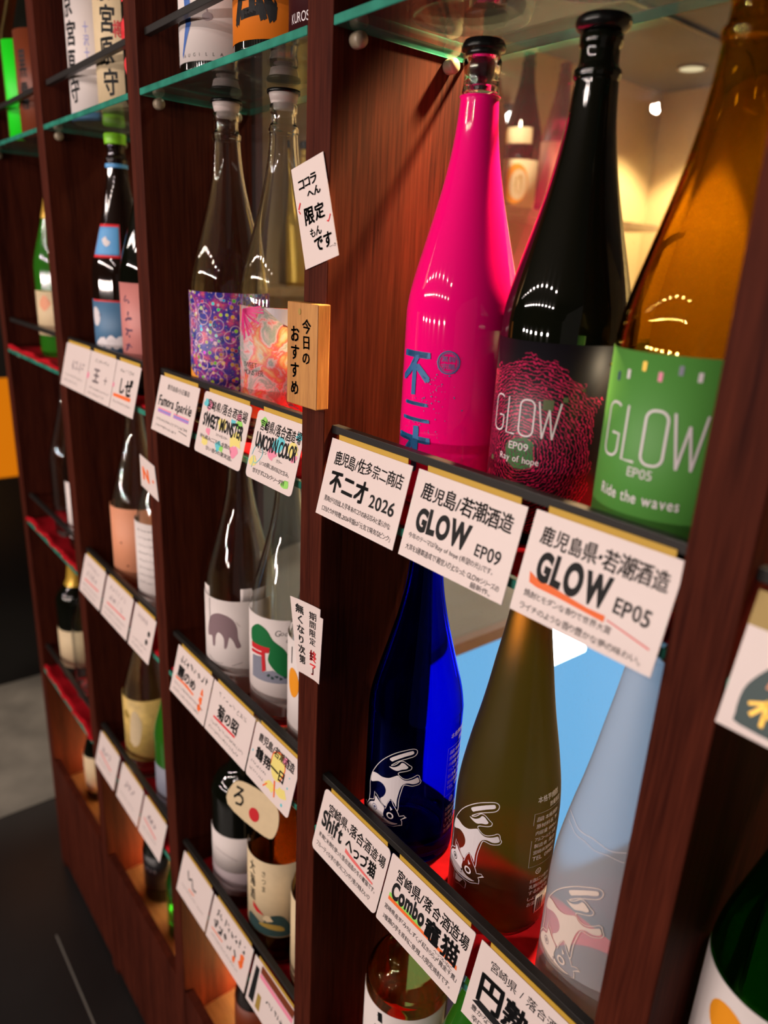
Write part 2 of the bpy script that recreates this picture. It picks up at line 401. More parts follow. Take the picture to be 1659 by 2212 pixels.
# ------------------------------------------------------------------ the cabinet
cab = thing('display_cabinet', (0, 0, 0), 'long dark red mahogany bottle cabinet with upright dividers running along the aisle', 'cabinet')
NB = [-3, -2, -1, 0, 1]          # bays by the upright on their left
for k in NB + [2]:
    bm = bmesh.new(); box(bm, k * P, k * P + T, 0, YD + 0.02, FL, 1.10, bev=0.0012); link('upright', bm, M['post'], cab)
for k in NB:
    x0, x1 = k * P + T, (k + 1) * P
    link('back_pane', bbox(x0, x1, YD + 0.002, YD + 0.008, GB, 1.10), M['pane'], cab)
    link('base_board', bbox(x0, x1, 0.018, YD, GB - 0.02, GB), M['base_wood'], cab)
    link('front_rail', bbox(x0, x1, 0.001, 0.018, FL + 0.02, -0.905, bev=0.001), M['post'], cab)
    for g in LV.values():
        link('retaining_bar', bbox(x0 - 0.001, x1 + 0.001, 0.0106, 0.0192, g + 0.0601, g + 0.0684, bev=0.0006), M['bar'], cab)
        for yy in (0.023, 0.133):
            for xs, sg in ((x0, 1), (x1, -1)):
                bm = lathe([(0, 0), (0.0062, 0), (0.0068, 0.002), (0.0068, 0.009), (0.0060, 0.0115), (0, 0.0118)], 16)
                bmesh.ops.rotate(bm, verts=bm.verts[:], matrix=Matrix.Rotation(R(90 * sg), 3, 'Y'), cent=(0, 0, 0))
                link('shelf_peg', bm, M['peg'], cab, True, (xs, yy, g - 0.0080 - 0.0069))
link('top_board', bbox(-3 * P, 2 * P + T, 0, YD + 0.02, 1.10, 1.16), M['post'], cab)
link('plinth', bbox(-3 * P, 2 * P + T, 0.018, YD, FL, GB - 0.02), M['post'], cab)
# warm strip lamp inside the foot of each bay
M['strip'] = emit('warm_strip', (1.0, 0.50, 0.17), 240)
for k in NB:
    link('strip_lamp', bbox(k * P + T + 0.02, (k + 1) * P - 0.01, YD - 0.011, YD - 0.002, GB + 0.001, GB + 0.009), M['strip'], cab)
BAY = {-3: 'farthest bay', -2: 'fourth bay', -1: 'bay left of the wooden sign', 0: 'bay with the pink bottle', 1: 'nearest bay cut by the frame edge'}
BAYN = {-3: 'leftmost bay', -2: 'second bay from the left', -1: 'bay just left of the wooden plaque', 0: 'bay with the pink bottle', 1: 'bay at the right edge'}
LVN = {'U': 'top', 'M': 'middle', 'L': 'lower', 'K': 'lowest'}
for k in NB:
    x0, x1 = k * P + T, (k + 1) * P
    for lv, g in LV.items():
        bm = bmesh.new(); box(bm, x0 + 0.0005, x1 - 0.0005, 0.0, YD, g - 0.0080, g, bev=0.0012)
        bmesh.ops.recalc_face_normals(bm, faces=bm.faces[:])
        for f in bm.faces: f.material_index = 0 if abs(f.normal.z) > 0.9 and f.calc_area() > 1e-3 else 1
        tag(link('glass_shelf', bm, [M['shelf_glass'], M['glass_edge']]), f'green-edged glass shelf, {LVN[lv]} one in the {BAYN[k]}', 'shelf', 'glass shelves of the cabinet')
        if lv != 'U':
            bm = bmesh.new(); n = 26
            rows = []
            for i in range(n + 1):
                xx = x0 + 0.001 + (x1 - x0 - 0.002) * i / n
                wv = 0.0016 * math.sin(i * 0.9 + k * 2 + g * 9) + 0.0011 * math.sin(i * 2.3 + k)
                yf = 0.004 + wv if k != -3 else -0.001 + 1.5 * wv
                hz = 0.0035 + (0.0 if k != -3 else 0.012 * (0.6 + 0.4 * math.sin(i * 0.7)))
                prof = [(YD - 0.004, 0.0004), (YD - 0.004, 0.0024), (0.06, 0.0024), (yf + 0.018, 0.0024), (yf + 0.008, 0.0024 + hz * 0.6), (yf + 0.002, 0.001 + hz * 0.75), (yf, hz * 0.5), (yf + 0.002, 0.0004)]
                rows.append([bm.verts.new((xx, a, g + b)) for a, b in prof])
            for a, b in zip(rows, rows[1:]):
                for q in range(len(a)): bm.faces.new((a[q], a[(q + 1) % len(a)], b[(q + 1) % len(a)], b[q]))
            bm.faces.new(rows[0]); bm.faces.new(rows[-1]); bmesh.ops.recalc_face_normals(bm, faces=bm.faces[:])
            tag(link('shelf_cloth', bm, M['cloth'], None, True), f'red felt cloth on the {LVN[lv]} shelf, {BAYN[k]}', 'cloth', 'red cloths on the shelves')

# ------------------------------------------------------------------ bottles
ISS = [(0.0, 0.003), (0.040, 0.003), (0.047, 0.0005), (0.0505, 0.002), (0.0522, 0.007), (0.0525, 0.014), (0.0525, 0.10), (0.0525, 0.172), (0.0518, 0.186), (0.0496, 0.200), (0.0455, 0.217), (0.0400, 0.237),
       (0.0340, 0.259), (0.0285, 0.280), (0.0242, 0.299), (0.0208, 0.317), (0.0184, 0.335), (0.0168, 0.354), (0.0167, 0.3575), (0.0178, 0.3595), (0.0178, 0.3640), (0.0158, 0.3665), (0.0148, 0.3700), (0.0146, 0.379)]
LIP = [(0.0160, 0.3805), (0.0160, 0.3875), (0.0135, 0.3895)]
SOFT = [(0.0, 0.003), (0.040, 0.003), (0.047, 0.0005), (0.0505, 0.002), (0.0522, 0.007), (0.0525, 0.014), (0.0525, 0.07), (0.0525, 0.122), (0.0518, 0.140), (0.0500, 0.158), (0.0472, 0.176), (0.0425, 0.202),
        (0.0366, 0.231), (0.0318, 0.258), (0.0276, 0.285), (0.0232, 0.312), (0.0196, 0.337), (0.0172, 0.356), (0.0178, 0.3595), (0.0178, 0.3640), (0.0158, 0.3665), (0.0148, 0.3700), (0.0146, 0.379)]
SMALL = [(r * 0.80 if z < 0.33 else r, z * 0.74) for r, z in ISS]
ROUND = [(0.0, 0.003), (0.038, 0.003), (0.046, 0.0005), (0.0510, 0.003), (0.0525, 0.010), (0.0525, 0.10), (0.0525, 0.205), (0.0510, 0.222), (0.0455, 0.236), (0.0360, 0.246), (0.0270, 0.256), (0.0205, 0.272), (0.0168, 0.300), (0.0158, 0.354), (0.0178, 0.3595), (0.0178, 0.3640), (0.0158, 0.3665), (0.0148, 0.3700), (0.0146, 0.379)]
def bottle(name, x, y, z, prof, mat, label, group=None, wall=0.0, seg=56, cap=None, lip=True, fillm=None):
    t = thing(name, (x, y, z), label, 'bottle', group)
    kz = prof[-1][1] / 0.379
    p = smoothprof(prof, 3) + ([(r, q * kz) for r, q in LIP] if lip else [])
    top = p[-1][1]
    if wall:
        pin = [(max(r - wall, 0.0), q) for r, q in p if 0.010 < q]
        pin = [(0.0, 0.011), (0.030, 0.010), (0.044, 0.012)] + [(min(r, 0.0525), q) for r, q in pin if q > 0.016]
        bm = lathe(p + pin[::-1], seg)
    else:
        bm = lathe(p + [(0.0, top)], seg)
    link('glass_body', bm, mat, t, True)
    if cap:
        kind, cm = cap
        if kind == 'stopper':   # wide flat plug
            q = [(0, top - 0.006), (0.0118, top - 0.006), (0.0122, top - 0.001), (0.0165, top), (0.0200, top + 0.0025), (0.0206, top + 0.006), (0.0200, top + 0.0085), (0.0178, top + 0.0100), (0.0, top + 0.0103)]
            if wall == 0: q = [(0, top)] + q[3:]
        elif kind == 'pale':
            q = [(0, top - 0.005), (0.0118, top - 0.005), (0.0122, top), (0.0150, top + 0.001), (0.0165, top + 0.007), (0.0170, top + 0.0105), (0.0, top + 0.0108)]
        elif kind == 'crown':
            q = [(0, top + 0.0005), (0.0162, top - 0.004), (0.0168, top - 0.003), (0.0175, top + 0.004), (0.0178, top + 0.010), (0.0165, top + 0.0125), (0.0, top + 0.0127)]
        else:                   # foil sleeve down the neck
            q = [(0.0172, top - 0.060 * kz), (0.0178, top - 0.059 * kz), (0.0186, top - 0.028 * kz), (0.0182, top - 0.02), (0.0178, top + 0.002), (0.0160, top + 0.004), (0.0, top + 0.0045)]
        link('cap', lathe(q, 36), cm, t, True)
    return t
def prof_r(prof, z):
    p = smoothprof(prof, 3)
    for (r0, z0), (r1, z1) in zip(p[6:], p[7:]):
        if z0 <= z <= z1 and z1 > z0: return r0 + (r1 - r0) * (z - z0) / (z1 - z0)
    return 0.0525
def label(parent, name, u0, u1, v0, v1, mat, r=0.0525, off=0.0004, prof=None, text_label=None):
    # paper wrapped round the bottle; u is the arc in metres (0 = the +x side), v the height
    bm = bmesh.new(); uv = bm.loops.layers.uv.new('UVMap')
    n = max(6, int((u1 - u0) / 0.0045)); m = 1 if prof is None else 12
    def at(u, v, o):
        rr = (r if prof is None else prof_r(prof, v)) + o; a = u / r
        return Vector((rr * math.cos(a), rr * math.sin(a), v))
    g = {}
    for s, o in ((0, off), (1, off - 0.00025)):
        for i in range(n + 1):
            for j in range(m + 1): g[s, i, j] = bm.verts.new(at(u0 + (u1 - u0) * i / n, v0 + (v1 - v0) * j / m, o))
    par = {}
    def quad(ks):
        f = bm.faces.new([g[q] for q in ks])
        for lp, q in zip(f.loops, ks): lp[uv].uv = (u0 + (u1 - u0) * q[1] / n, v0 + (v1 - v0) * q[2] / m)
    for i in range(n):
        for j in range(m):
            quad([(0, i, j), (0, i + 1, j), (0, i + 1, j + 1), (0, i, j + 1)]); quad([(1, i, j), (1, i, j + 1), (1, i + 1, j + 1), (1, i + 1, j)])
        quad([(0, i, 0), (1, i, 0), (1, i + 1, 0), (0, i + 1, 0)]); quad([(0, i, m), (0, i + 1, m), (1, i + 1, m), (1, i, m)])
    for j in range(m):
        quad([(0, 0, j), (0, 0, j + 1), (1, 0, j + 1), (1, 0, j)]); quad([(0, n, j), (1, n, j), (1, n, j + 1), (0, n, j + 1)])
    o = link(name, bm, mat, parent, True)
    if text_label: o['label'] = text_label
    return o
def wrap(r=0.0525, off=0.0007, prof=None):
    def f(u, v):
        rr = (r if prof is None else prof_r(prof, v)) + off; a = u / r
        return Vector((rr * math.cos(a), rr * math.sin(a), v))
    return f
def print_on(parent, name, items, mat, r=0.0525, off=0.0007, prof=None, cut=0.004):
    return ink(name, items, wrap(r, off, prof), mat, parent, cut)
mm = lambda pts: [(a / 1000, b / 1000) for a, b in pts]

def roundletters(x, y, w, h, wd):
    def rr(x0, x1, y0, y1, r, a=None):
        pts = []
        for cx, cy_, a0 in ((x1 - r, y0 + r, -90), (x1 - r, y1 - r, 0), (x0 + r, y1 - r, 90), (x0 + r, y0 + r, 180)):
            pts += [(cx + r * math.cos(R(a0 + 15 * q)), cy_ + r * math.sin(R(a0 + 15 * q))) for q in range(7)]
        return pts
    g = .20 * w; r = .42 * g; out = []
    o = rr(x, x + g, y, y + h, r)
    out.append(line(o[10:] + o[:7] + [(x + g, y + .44 * h), (x + .5 * g, y + .44 * h)], wd))            # G
    x1 = x + .275 * w; out.append(line([(x1, y + h), (x1, y), (x1 + .14 * w, y)], wd))                    # L
    x2 = x + .475 * w; out.append(line(rr(x2, x2 + g, y, y + h, r), wd, True))                            # O
    x3 = x + .725 * w; q = .275 * w; wp = [(x3, y + h), (x3 + .27 * q, y), (x3 + .5 * q, y + .8 * h), (x3 + .73 * q, y), (x3 + q, y + h)]; out += [line([a, b], wd) for a, b in zip(wp, wp[1:])]  # W
    return out
# procedural label artwork
def art(name):
    m, nt, out = new_mat(name)
    b = nt.nodes.new('ShaderNodeBsdfPrincipled'); nt.links.new(b.outputs[0], out.inputs[0]); b.inputs['Roughness'].default_value = 0.4
    uv = nt.nodes.new('ShaderNodeTexCoord'); return m, nt, b, uv.outputs['UV']
def nmath(nt, op, a, bb=None, c=None):
    n = nt.nodes.new('ShaderNodeMath'); n.operation = op
    for i, v in enumerate((a, bb, c)):
        if v is None: continue
        if isinstance(v, (int, float)): n.inputs[i].default_value = v
        else: nt.links.new(v, n.inputs[i])
    return n.outputs[0]
def nmix(nt, fac, A, B):
    n = nt.nodes.new('ShaderNodeMix'); n.data_type = 'RGBA'
    for k, v in (('Factor', fac), ('A', A), ('B', B)):
        if isinstance(v, (int, float)): n.inputs[k].default_value = v
        elif isinstance(v, tuple): n.inputs[k].default_value = (*v, 1)
        else: nt.links.new(v, n.inputs[k])
    return n.outputs['Result']
# black label with wavy concentric pink lines round a green heart
m, nt, b, uv = art('ripple_line_label')
sub = nt.nodes.new('ShaderNodeVectorMath'); sub.operation = 'SUBTRACT'; nt.links.new(uv, sub.inputs[0]); sub.inputs[1].default_value = (-0.074, 0.078, 0)
ln = nt.nodes.new('ShaderNodeVectorMath'); ln.operation = 'LENGTH'; nt.links.new(sub.outputs[0], ln.inputs[0])
no = nt.nodes.new('ShaderNodeTexNoise'); no.inputs['Scale'].default_value = 62; no.inputs['Detail'].default_value = 1.5; nt.links.new(uv, no.inputs['Vector'])
no2 = nt.nodes.new('ShaderNodeTexNoise'); no2.inputs['Scale'].default_value = 420; no2.inputs['Detail'].default_value = 0; nt.links.new(uv, no2.inputs['Vector'])
dist = nmath(nt, 'MULTIPLY_ADD', no.outputs['Fac'], 0.008, ln.outputs['Value'])
dist = nmath(nt, 'MULTIPLY_ADD', no2.outputs['Fac'], 0.0034, dist)
sn = nmath(nt, 'SINE', nmath(nt, 'MULTIPLY', dist, 2300.0))
sep = nt.nodes.new('ShaderNodeSeparateXYZ'); nt.links.new(sub.outputs[0], sep.inputs[0])
wave = nmath(nt, 'GREATER_THAN', sn, 0.58)
lim = nmath(nt, 'LESS_THAN', nmath(nt, 'MULTIPLY_ADD', no.outputs['Fac'], 0.03, ln.outputs['Value']), 0.092)
side = nmath(nt, 'LESS_THAN', nmath(nt, 'MULTIPLY_ADD', no.outputs['Fac'], 0.03, sep.outputs[0]), 0.075)
fac = nmath(nt, 'MULTIPLY', nmath(nt, 'MULTIPLY', wave, lim), side)
c = nmix(nt, fac, (0.006, 0.0045, 0.008), (0.60, 0.012, 0.10))
gr = nmath(nt, 'LESS_THAN', nmath(nt, 'MULTIPLY_ADD', no.outputs['Fac'], 0.012, ln.outputs['Value']), 0.0195)
wg = nmath(nt, 'GREATER_THAN', sn, -0.2)
c = nmix(nt, gr, c, nmix(nt, wg, (0.10, 0.05, 0.06), (0.035, 0.20, 0.05)))
nt.links.new(c, b.inputs['Base Color']); M['ripple'] = m
# soap bubbles on blue
m, nt, b, uv = art('soap_bubble_label')
def bub(scale, seed):
    v = nt.nodes.new('ShaderNodeTexVoronoi'); v.inputs['Scale'].default_value = scale; v.inputs['Randomness'].default_value = 0.85
    mp = nt.nodes.new('ShaderNodeMapping'); mp.inputs['Location'].default_value = (seed, seed * 0.7, 0); nt.links.new(uv, mp.inputs['Vector']); nt.links.new(mp.outputs[0], v.inputs['Vector'])
    hs = nt.nodes.new('ShaderNodeHueSaturation'); hs.inputs['Saturation'].default_value = 2.2; hs.inputs['Value'].default_value = 1.1; nt.links.new(v.outputs['Color'], hs.inputs['Color'])
    return v.outputs['Distance'], hs.outputs['Color']
d0, c0 = bub(52, 1.3); d1, c1 = bub(150, 4.1); d2, c2_ = bub(420, 8.0)
nz = nt.nodes.new('ShaderNodeTexNoise'); nz.inputs['Scale'].default_value = 70; nz.inputs['Detail'].default_value = 3; nt.links.new(uv, nz.inputs['Vector'])
base = ramp(nt, nz.outputs['Fac'], [(0.30, (0.012, 0.02, 0.20)), (0.45, (0.05, 0.05, 0.42)), (0.55, (0.25, 0.03, 0.30)), (0.66, (0.75, 0.10, 0.22))]).outputs[0]
base = nmix(nt, nmath(nt, 'MULTIPLY', nmath(nt, 'LESS_THAN', d2, 0.25), 0.75), base, c2_)
base = nmix(nt, nmath(nt, 'MULTIPLY', nmath(nt, 'LESS_THAN', d1, 0.36), 0.85), base, c1)
base = nmix(nt, nmath(nt, 'MULTIPLY', nmath(nt, 'LESS_THAN', nmath(nt, 'ABSOLUTE', nmath(nt, 'SUBTRACT', d1, 0.37)), 0.035), 0.8), base, (0.80, 0.45, 0.55))
base = nmix(nt, nmath(nt, 'MULTIPLY', nmath(nt, 'LESS_THAN', nmath(nt, 'ABSOLUTE', nmath(nt, 'SUBTRACT', d0, 0.40)), 0.024), 0.85), base, (0.85, 0.60, 0.72))
nt.links.new(base, b.inputs['Base Color']); M['bubbles'] = m
# splashes of pastel paint
m, nt, b, uv = art('paint_splash_label')
wp = nt.nodes.new('ShaderNodeTexNoise'); wp.inputs['Scale'].default_value = 30; wp.inputs['Detail'].default_value = 7; wp.inputs['Roughness'].default_value = 0.62; wp.inputs['Distortion'].default_value = 0.7; nt.links.new(uv, wp.inputs['Vector'])
c = ramp(nt, wp.outputs['Fac'], [(0.28, (0.50, 0.01, 0.14)), (0.36, (0.68, 0.46, 0.49)), (0.43, (0.27, 0.33, 0.29)), (0.48, (0.66, 0.45, 0.46)), (0.53, (0.75, 0.09, 0.09)), (0.58, (0.70, 0.28, 0.10)), (0.64, (0.66, 0.50, 0.30)), (0.74, (0.33, 0.20, 0.40))]).outputs[0]
nt.links.new(c, b.inputs['Base Color']); M['splash'] = m

GR = 'bottles on the middle shelf with the pink one'
# --- pink bottle
t = bottle('sake_bottle', 0.122, 0.0977, GM + 0.0025, ISS[:20], M['pink_paint'], 'hot pink painted bottle with blue brush characters and black stopper', GR, lip=False)
nk = [(0.0128, 0.3625), (0.0160, 0.3625), (0.0152, 0.3680), (0.0148, 0.3760), (0.0156, 0.3800), (0.0162, 0.3830), (0.0162, 0.3865), (0.0150, 0.3890), (0.0128, 0.3890)]
top_in = []
o = link('clear_neck', lathe(nk, 40, True), M['clear'], t, True); o['label'] = 'unpainted clear glass neck'
link('stopper', lathe([(0, 0.374), (0.0105, 0.374), (0.0108, 0.3885), (0.0142, 0.390), (0.0150, 0.3915), (0.0146, 0.393), (0.0180, 0.3938), (0.0188, 0.3955), (0.0182, 0.3985), (0.0170, 0.4005), (0.0165, 0.4015), (0.0140, 0.4020), (0, 0.4022)], 40), M['cap_black'], t, True)
def brushc(ch, x0, x1, y0, y1, wt=0.045): return fit(text(ch, wt), x0, y0, x1 - x0, y1 - y0)
print_on(t, 'brush_characters', [brushc('不', -.1045, -.066, .107, .147), brushc('二', -.100, -.064, .083, .101), brushc('才', -.109, -.062, .034, .079)] +
         [disc(-.062 + rng.gauss(0, .010), .112 + rng.gauss(0, .012), rng.uniform(.0002, .0007), n=6) for _ in range(60)] + [disc(-.080 + rng.gauss(0, .016), .078 + rng.gauss(0, .006), rng.uniform(.0002, .0006), n=6) for _ in range(35)], M['blue_print'])
print_on(t, 'round_stamp', [ring(-.0500, .1400, .0098, .0011, 32), ring(-.0500, .1400, .0082, .0005, 32)] + [fit(text('黒麹', .0), -.0562, .1404, .0124, .0052), fit(text('宗醸', .0), -.0562, .1340, .0124, .0052)] +
         [disc(-.050 + math.cos(a) * rng.uniform(.0095, .0125), .140 + math.sin(a) * rng.uniform(.0095, .0125), .0003, n=5) for a in [k * .21 for k in range(30)]], M['blue_print'])
# --- black bottle
t = bottle('shochu_bottle', 0.2365, 0.1050, GM + 0.0025, ISS, M['black_glass'], 'tall black glass bottle with black label of wavy pink lines', GR, cap=('stopper', M['cap_black']))
label(t, 'label', -.165, .028, 0.012, 0.1685, M['ripple'])
print_on(t, 'lettering', roundletters(-.1065, .0935, .0630, .0295, .0013) + [fit(text('EP09', 0), -.0845, .0810, .0185, .0062), fit(text('Ray of hope', 0), -.0935, .0690, .0375, .0072)], M['white_ink'])
print_on(t, 'printed_dots', [poly([(x, y), (x + s, y), (x + s, y + s), (x, y + s)]) for x, y, s in ((-.058, .1165, .0085), (-.043, .1240, .0040), (-.029, .133, .0026), (-.108, .066, .004))], pbr('dull_green_print', (0.10, 0.12, 0.05), 0.5))
print_on(t, 'printed_spot', [disc(-.006, .155, .0012)], M['gold'])
# --- green-labelled amber bottle
t = bottle('shochu_bottle', 0.3660, 0.0800, GM + 0.0025, ISS, M['amber'], 'amber glass bottle with broad green label and small coloured squares', GR, wall=0.0028, cap=('stopper', M['cap_black']))
label(t, 'label', -.150, .060, 0.030, 0.1745, M['green_label'])
print_on(t, 'lettering', roundletters(-.1130, .1025, .0720, .0365, .0017) + [fit(text('EP05', 0), -.0865, .0925, .0175, .0065), fit(text('Ride the waves', .012, gap=.11), -.1090, .0745, .0600, .0080)], M['white_ink'])
for (x, y), cm in zip([(-.1097, .1563), (-.0993, .1591), (-.0872, .1657), (-.0755, .1605), (-.0635, .1657), (-.0518, .1626)], ('navy', 'white_ink', 'gold', 'pinkm', 'water', 'white_ink')):
    print_on(t, 'printed_square', [poly([(x, y - .003), (x + .0028, y - .003), (x + .0028, y + .003), (x, y + .003)])], M[cm])
# --- the three cat bottles
CAT = {'outline': [(-112.6, 66.4), (-111.2, 76.8), (-111.5, 85.9), (-112.0, 93.5), (-108.9, 106.4), (-101.7, 120.4), (-93.5, 132.6), (-83.9, 143.1), (-74.2, 150.9), (-62.7, 156.8), (-57.2, 157.8), (-54.8, 155.5), (-55.5, 151.6), (-58.3, 148.4), (-64.3, 145.2), (-73.0, 140.1), (-79.1, 134.5), (-82.0, 131.1), (-78.1, 133.2), (-75.0, 136.3), (-72.1, 139.8), (-68.3, 140.6), (-65.5, 139.3), (-62.0, 136.9), (-59.5, 135.3), (-60.1, 132.0), (-63.5, 129.6), (-68.5, 127.4), (-72.2, 125.6), (-73.5, 123.0), (-70.0, 120.1), (-66.8, 118.6), (-62.4, 119.2), (-56.4, 122.8), (-53.2, 125.3), (-50.8, 123.9), (-50.0, 120.0), (-48.7, 117.9), (-49.5, 114.6), (-52.0, 112.7), (-58.0, 110.8), (-63.1, 111.3), (-66.7, 110.3), (-68.9, 102.1), (-70.9, 90.6), (-71.2, 78.2), (-72.1, 75.0)],
       'headline': [(-72.1, 75.0), (-76.6, 81.5), (-79.0, 86.7), (-81.2, 86.5), (-84.0, 80.3), (-86.0, 72.7), (-89.9, 75.6), (-94.4, 80.5), (-98.2, 84.0), (-102.6, 85.7), (-103.2, 75.2), (-111.3, 69.6), (-117.0, 60.0), (-116.3, 50.1), (-106.0, 50.8), (-98.4, 50.7), (-92.6, 50.6), (-84.7, 52.1), (-75.3, 53.3), (-68.9, 56.8), (-65.9, 57.8), (-66.1, 62.9), (-67.4, 64.8), (-64.6, 67.4), (-62.8, 69.2), (-64.2, 71.1), (-69.4, 68.9), (-70.5, 71.7)],
       'bow': [(-99.6, 49.6), (-99.5, 38.7), (-95.9, 36.5), (-89.9, 40.3), (-83.3, 40.6), (-81.0, 41.6), (-80.2, 48.6), (-84.6, 51.3)],
       'tail': [(-83.9, 139.5), (-72.3, 148.7), (-61.1, 154.9), (-58.5, 154.4), (-59.0, 151.4), (-67.5, 146.9), (-77.9, 139.4), (-81.2, 136.7)],
       'hind': [(-84.5, 129.0), (-78.6, 130.1), (-73.1, 134.2), (-70.5, 138.1), (-67.4, 138.1), (-65.2, 136.2), (-63.2, 134.2), (-65.1, 131.6), (-70.2, 129.7), (-74.8, 126.9), (-80.1, 127.1)],
       'body': [(-107.1, 108.8), (-100.0, 111.5), (-92.8, 111.4), (-84.2, 113.9), (-77.3, 118.9), (-73.4, 121.2), (-69.9, 118.4), (-65.2, 116.8), (-58.9, 118.6), (-54.3, 121.4), (-52.5, 122.2), (-51.4, 120.4), (-50.4, 117.4), (-52.2, 115.1), (-56.9, 113.4), (-62.6, 113.8), (-67.5, 111.1), (-70.1, 105.7), (-71.7, 98.7), (-73.2, 89.1), (-73.4, 80.3), (-75.5, 84.0), (-79.1, 87.5), (-81.3, 87.1), (-84.5, 80.8), (-86.0, 76.0), (-90.3, 77.7), (-93.5, 82.1), (-89.3, 87.4), (-86.8, 93.8), (-87.5, 99.3), (-91.5, 103.0), (-98.3, 102.5), (-108.3, 95.5), (-110.5, 97.0), (-109.2, 103.5)],
       'head': [(-114.7, 59.8), (-108.5, 68.3), (-101.9, 73.5), (-101.0, 81.0), (-95.9, 78.5), (-90.1, 74.8), (-87.4, 72.1), (-88.5, 65.0), (-86.9, 61.0), (-81.6, 58.5), (-74.3, 58.2), (-70.8, 58.4), (-75.6, 55.6), (-84.9, 53.8), (-92.8, 52.4), (-100.4, 52.5), (-108.1, 53.3), (-114.0, 53.1)],
       'bowfill': [(-97.0, 48.3), (-96.6, 40.5), (-89.0, 42.9), (-84.7, 50.1), (-91.2, 49.0)]}
def cat_art(t, du, dv, mat, dark, prof):
    s = lambda k: [(a + du, c + dv) for a, c in mm(CAT[k])]
    W = 0.00075
    items = [line(smooth2(s('outline'), 3, False), W), line(s('headline'), W, True), line(s('bow'), W)] + [poly(smooth2(s(k), 3)) for k in ('tail', 'hind', 'body', 'head')] + [poly(s('bowfill'))]
    items += [poly([(-.0808 + du, .0784 + dv), (-.0774 + du, .0753 + dv), (-.0796 + du, .0729 + dv)]), ring(-.0800 + du, .0660 + dv, .0034, .0016)]
    items += [line([(-.1165 + du, .060 + dv), (-.1205 + du, .0612 + dv)], W), line([(-.116 + du, .0575 + dv), (-.120 + du, .0572 + dv)], W), line([(-.066 + du, .066 + dv), (-.0615 + du, .0690 + dv)], W)]
    print_on(t, 'printed_cat', items, mat, prof=prof)
    print_on(t, 'cat_face', [ring(-.1010 + du, .0668 + dv, .0034, .0007), disc(-.1010 + du, .0668 + dv, .0016), disc(-.0880 + du, .0605 + dv, .0011), line([(-.0880 + du, .0595 + dv), (-.0874 + du, .0570 + dv), (-.0900 + du, .0562 + dv)], .0005)], dark, prof=prof, off=0.0009)
def fineprint(t, u, mat, prof):
    it = []; y = .160
    it.append(fit(text('本格芋焼酎', 0), u, y, .030, .0068)); it.append(fit(text('数量限定', 0), u + .016, y - .0085, .018, .0058))
    for k, s in enumerate(('品目　本格焼酎', '原材料名　芋', '内容量 1800ml', 'アルコール分 25度', '製造者　落合', '宮崎県宮崎市', 'TEL 0985')):
        it.append(fit(text(s, 0), u, y - .020 - .0078 * k, .030, .0050))
    it.append(line([(u - .003, y - .011), (u + .036, y - .011), (u + .036, y - .074), (u - .003, y - .074)], .0004, True)); it.append(ring(u + .010, y - .082, .0032, .0009)); it.append(ring(u + .010, y - .082, .0012, .0006))
    for k, s in enumerate(('お酒は二十歳から', '乳期の飲酒は', 'するおそれ', 'しょう。飲酒', 'お酒はおい')):
        it.append(fit(text(s, 0), u + .001, y - .095 - .0075 * k, .028, .0050))
    print_on(t, 'fine_print', it, mat, prof=prof)
BLUEP = ISS
GC = 'bottles printed with a handstanding cat'
t = bottle('shochu_bottle', 0.1163, 0.0805, GL + 0.0025, BLUEP, M['blue_glass'], 'clear cobalt blue bottle with white upside-down cat print', GC, wall=0.0028, cap=('stopper', M['cap_black']))
cat_art(t, .0200, -.0010, M['white_ink'], M['navy'], BLUEP); fineprint(t, .005, M['white_ink'], BLUEP)
t = bottle('shochu_bottle', 0.2415, 0.1000, GL + 0.0025, SOFT, M['olive_frost'], 'frosted olive brown bottle with white upside-down cat print', GC, cap=('stopper', M['cap_black']))
cat_art(t, 0, 0, M['white_ink'], M['ink'], SOFT); fineprint(t, -.016, M['white_ink'], SOFT)
label(t, 'barcode_sticker', -.004, .016, .022, .045, M['paper'], off=0.0006)
print_on(t, 'barcode', [poly([(x, .024), (x + wd, .024), (x + wd, .041), (x, .041)]) for x, wd in ((-.002, .0012), (.000, .0006), (.0015, .0014), (.004, .0006), (.0055, .001))], M['ink'], off=0.0009)
t = bottle('shochu_bottle', 0.3715, 0.0900, GL + 0.0025, SOFT, M['white_frost'], 'frosted white translucent bottle with pale upside-down cat print', GC, cap=('stopper', M['cap_black']))
cat_art(t, -.006, .006, pbr('cream_print', (0.80, 0.66, 0.58), 0.5), M['grey_wrap'], SOFT)
print_on(t, 'raised_lines', [line([(-.125 + .004 * k, .2005 + .0012 * math.sin(k * .7)) for k in range(28)], .0006), line([(-.120 + .004 * k, .194 + .0008 * math.sin(k)) for k in range(24)], .0005)], M['white_ink'], prof=SOFT, off=.0008)
# --- lowest row of the pink bay
t = bottle('liqueur_bottle', 0.1380, 0.0800, GK + 0.0025, ROUND, M['amber_pale'], 'pale amber round-shouldered bottle under the lowest handwritten cards', 'bottles on the lowest shelf with the amber one', wall=0.0028, cap=('crown', M['cap_black']))
label(t, 'label', -.125, .02, .05, .203, M['paper']); print_on(t, 'brush_characters', scribble(-.098, .120, .036, .074, 2, .006), M['ink'])
t = bottle('sake_bottle', 0.2550, 0.0850, GK + 0.0025, ISS, M['green_mid'], 'green glass bottle beside the amber one below the cards', 'bottles on the lowest shelf with the amber one', cap=('crown', M['gold']))
label(t, 'neck_label', -.080, -.045, .30, .335, M['cream'], prof=ISS)
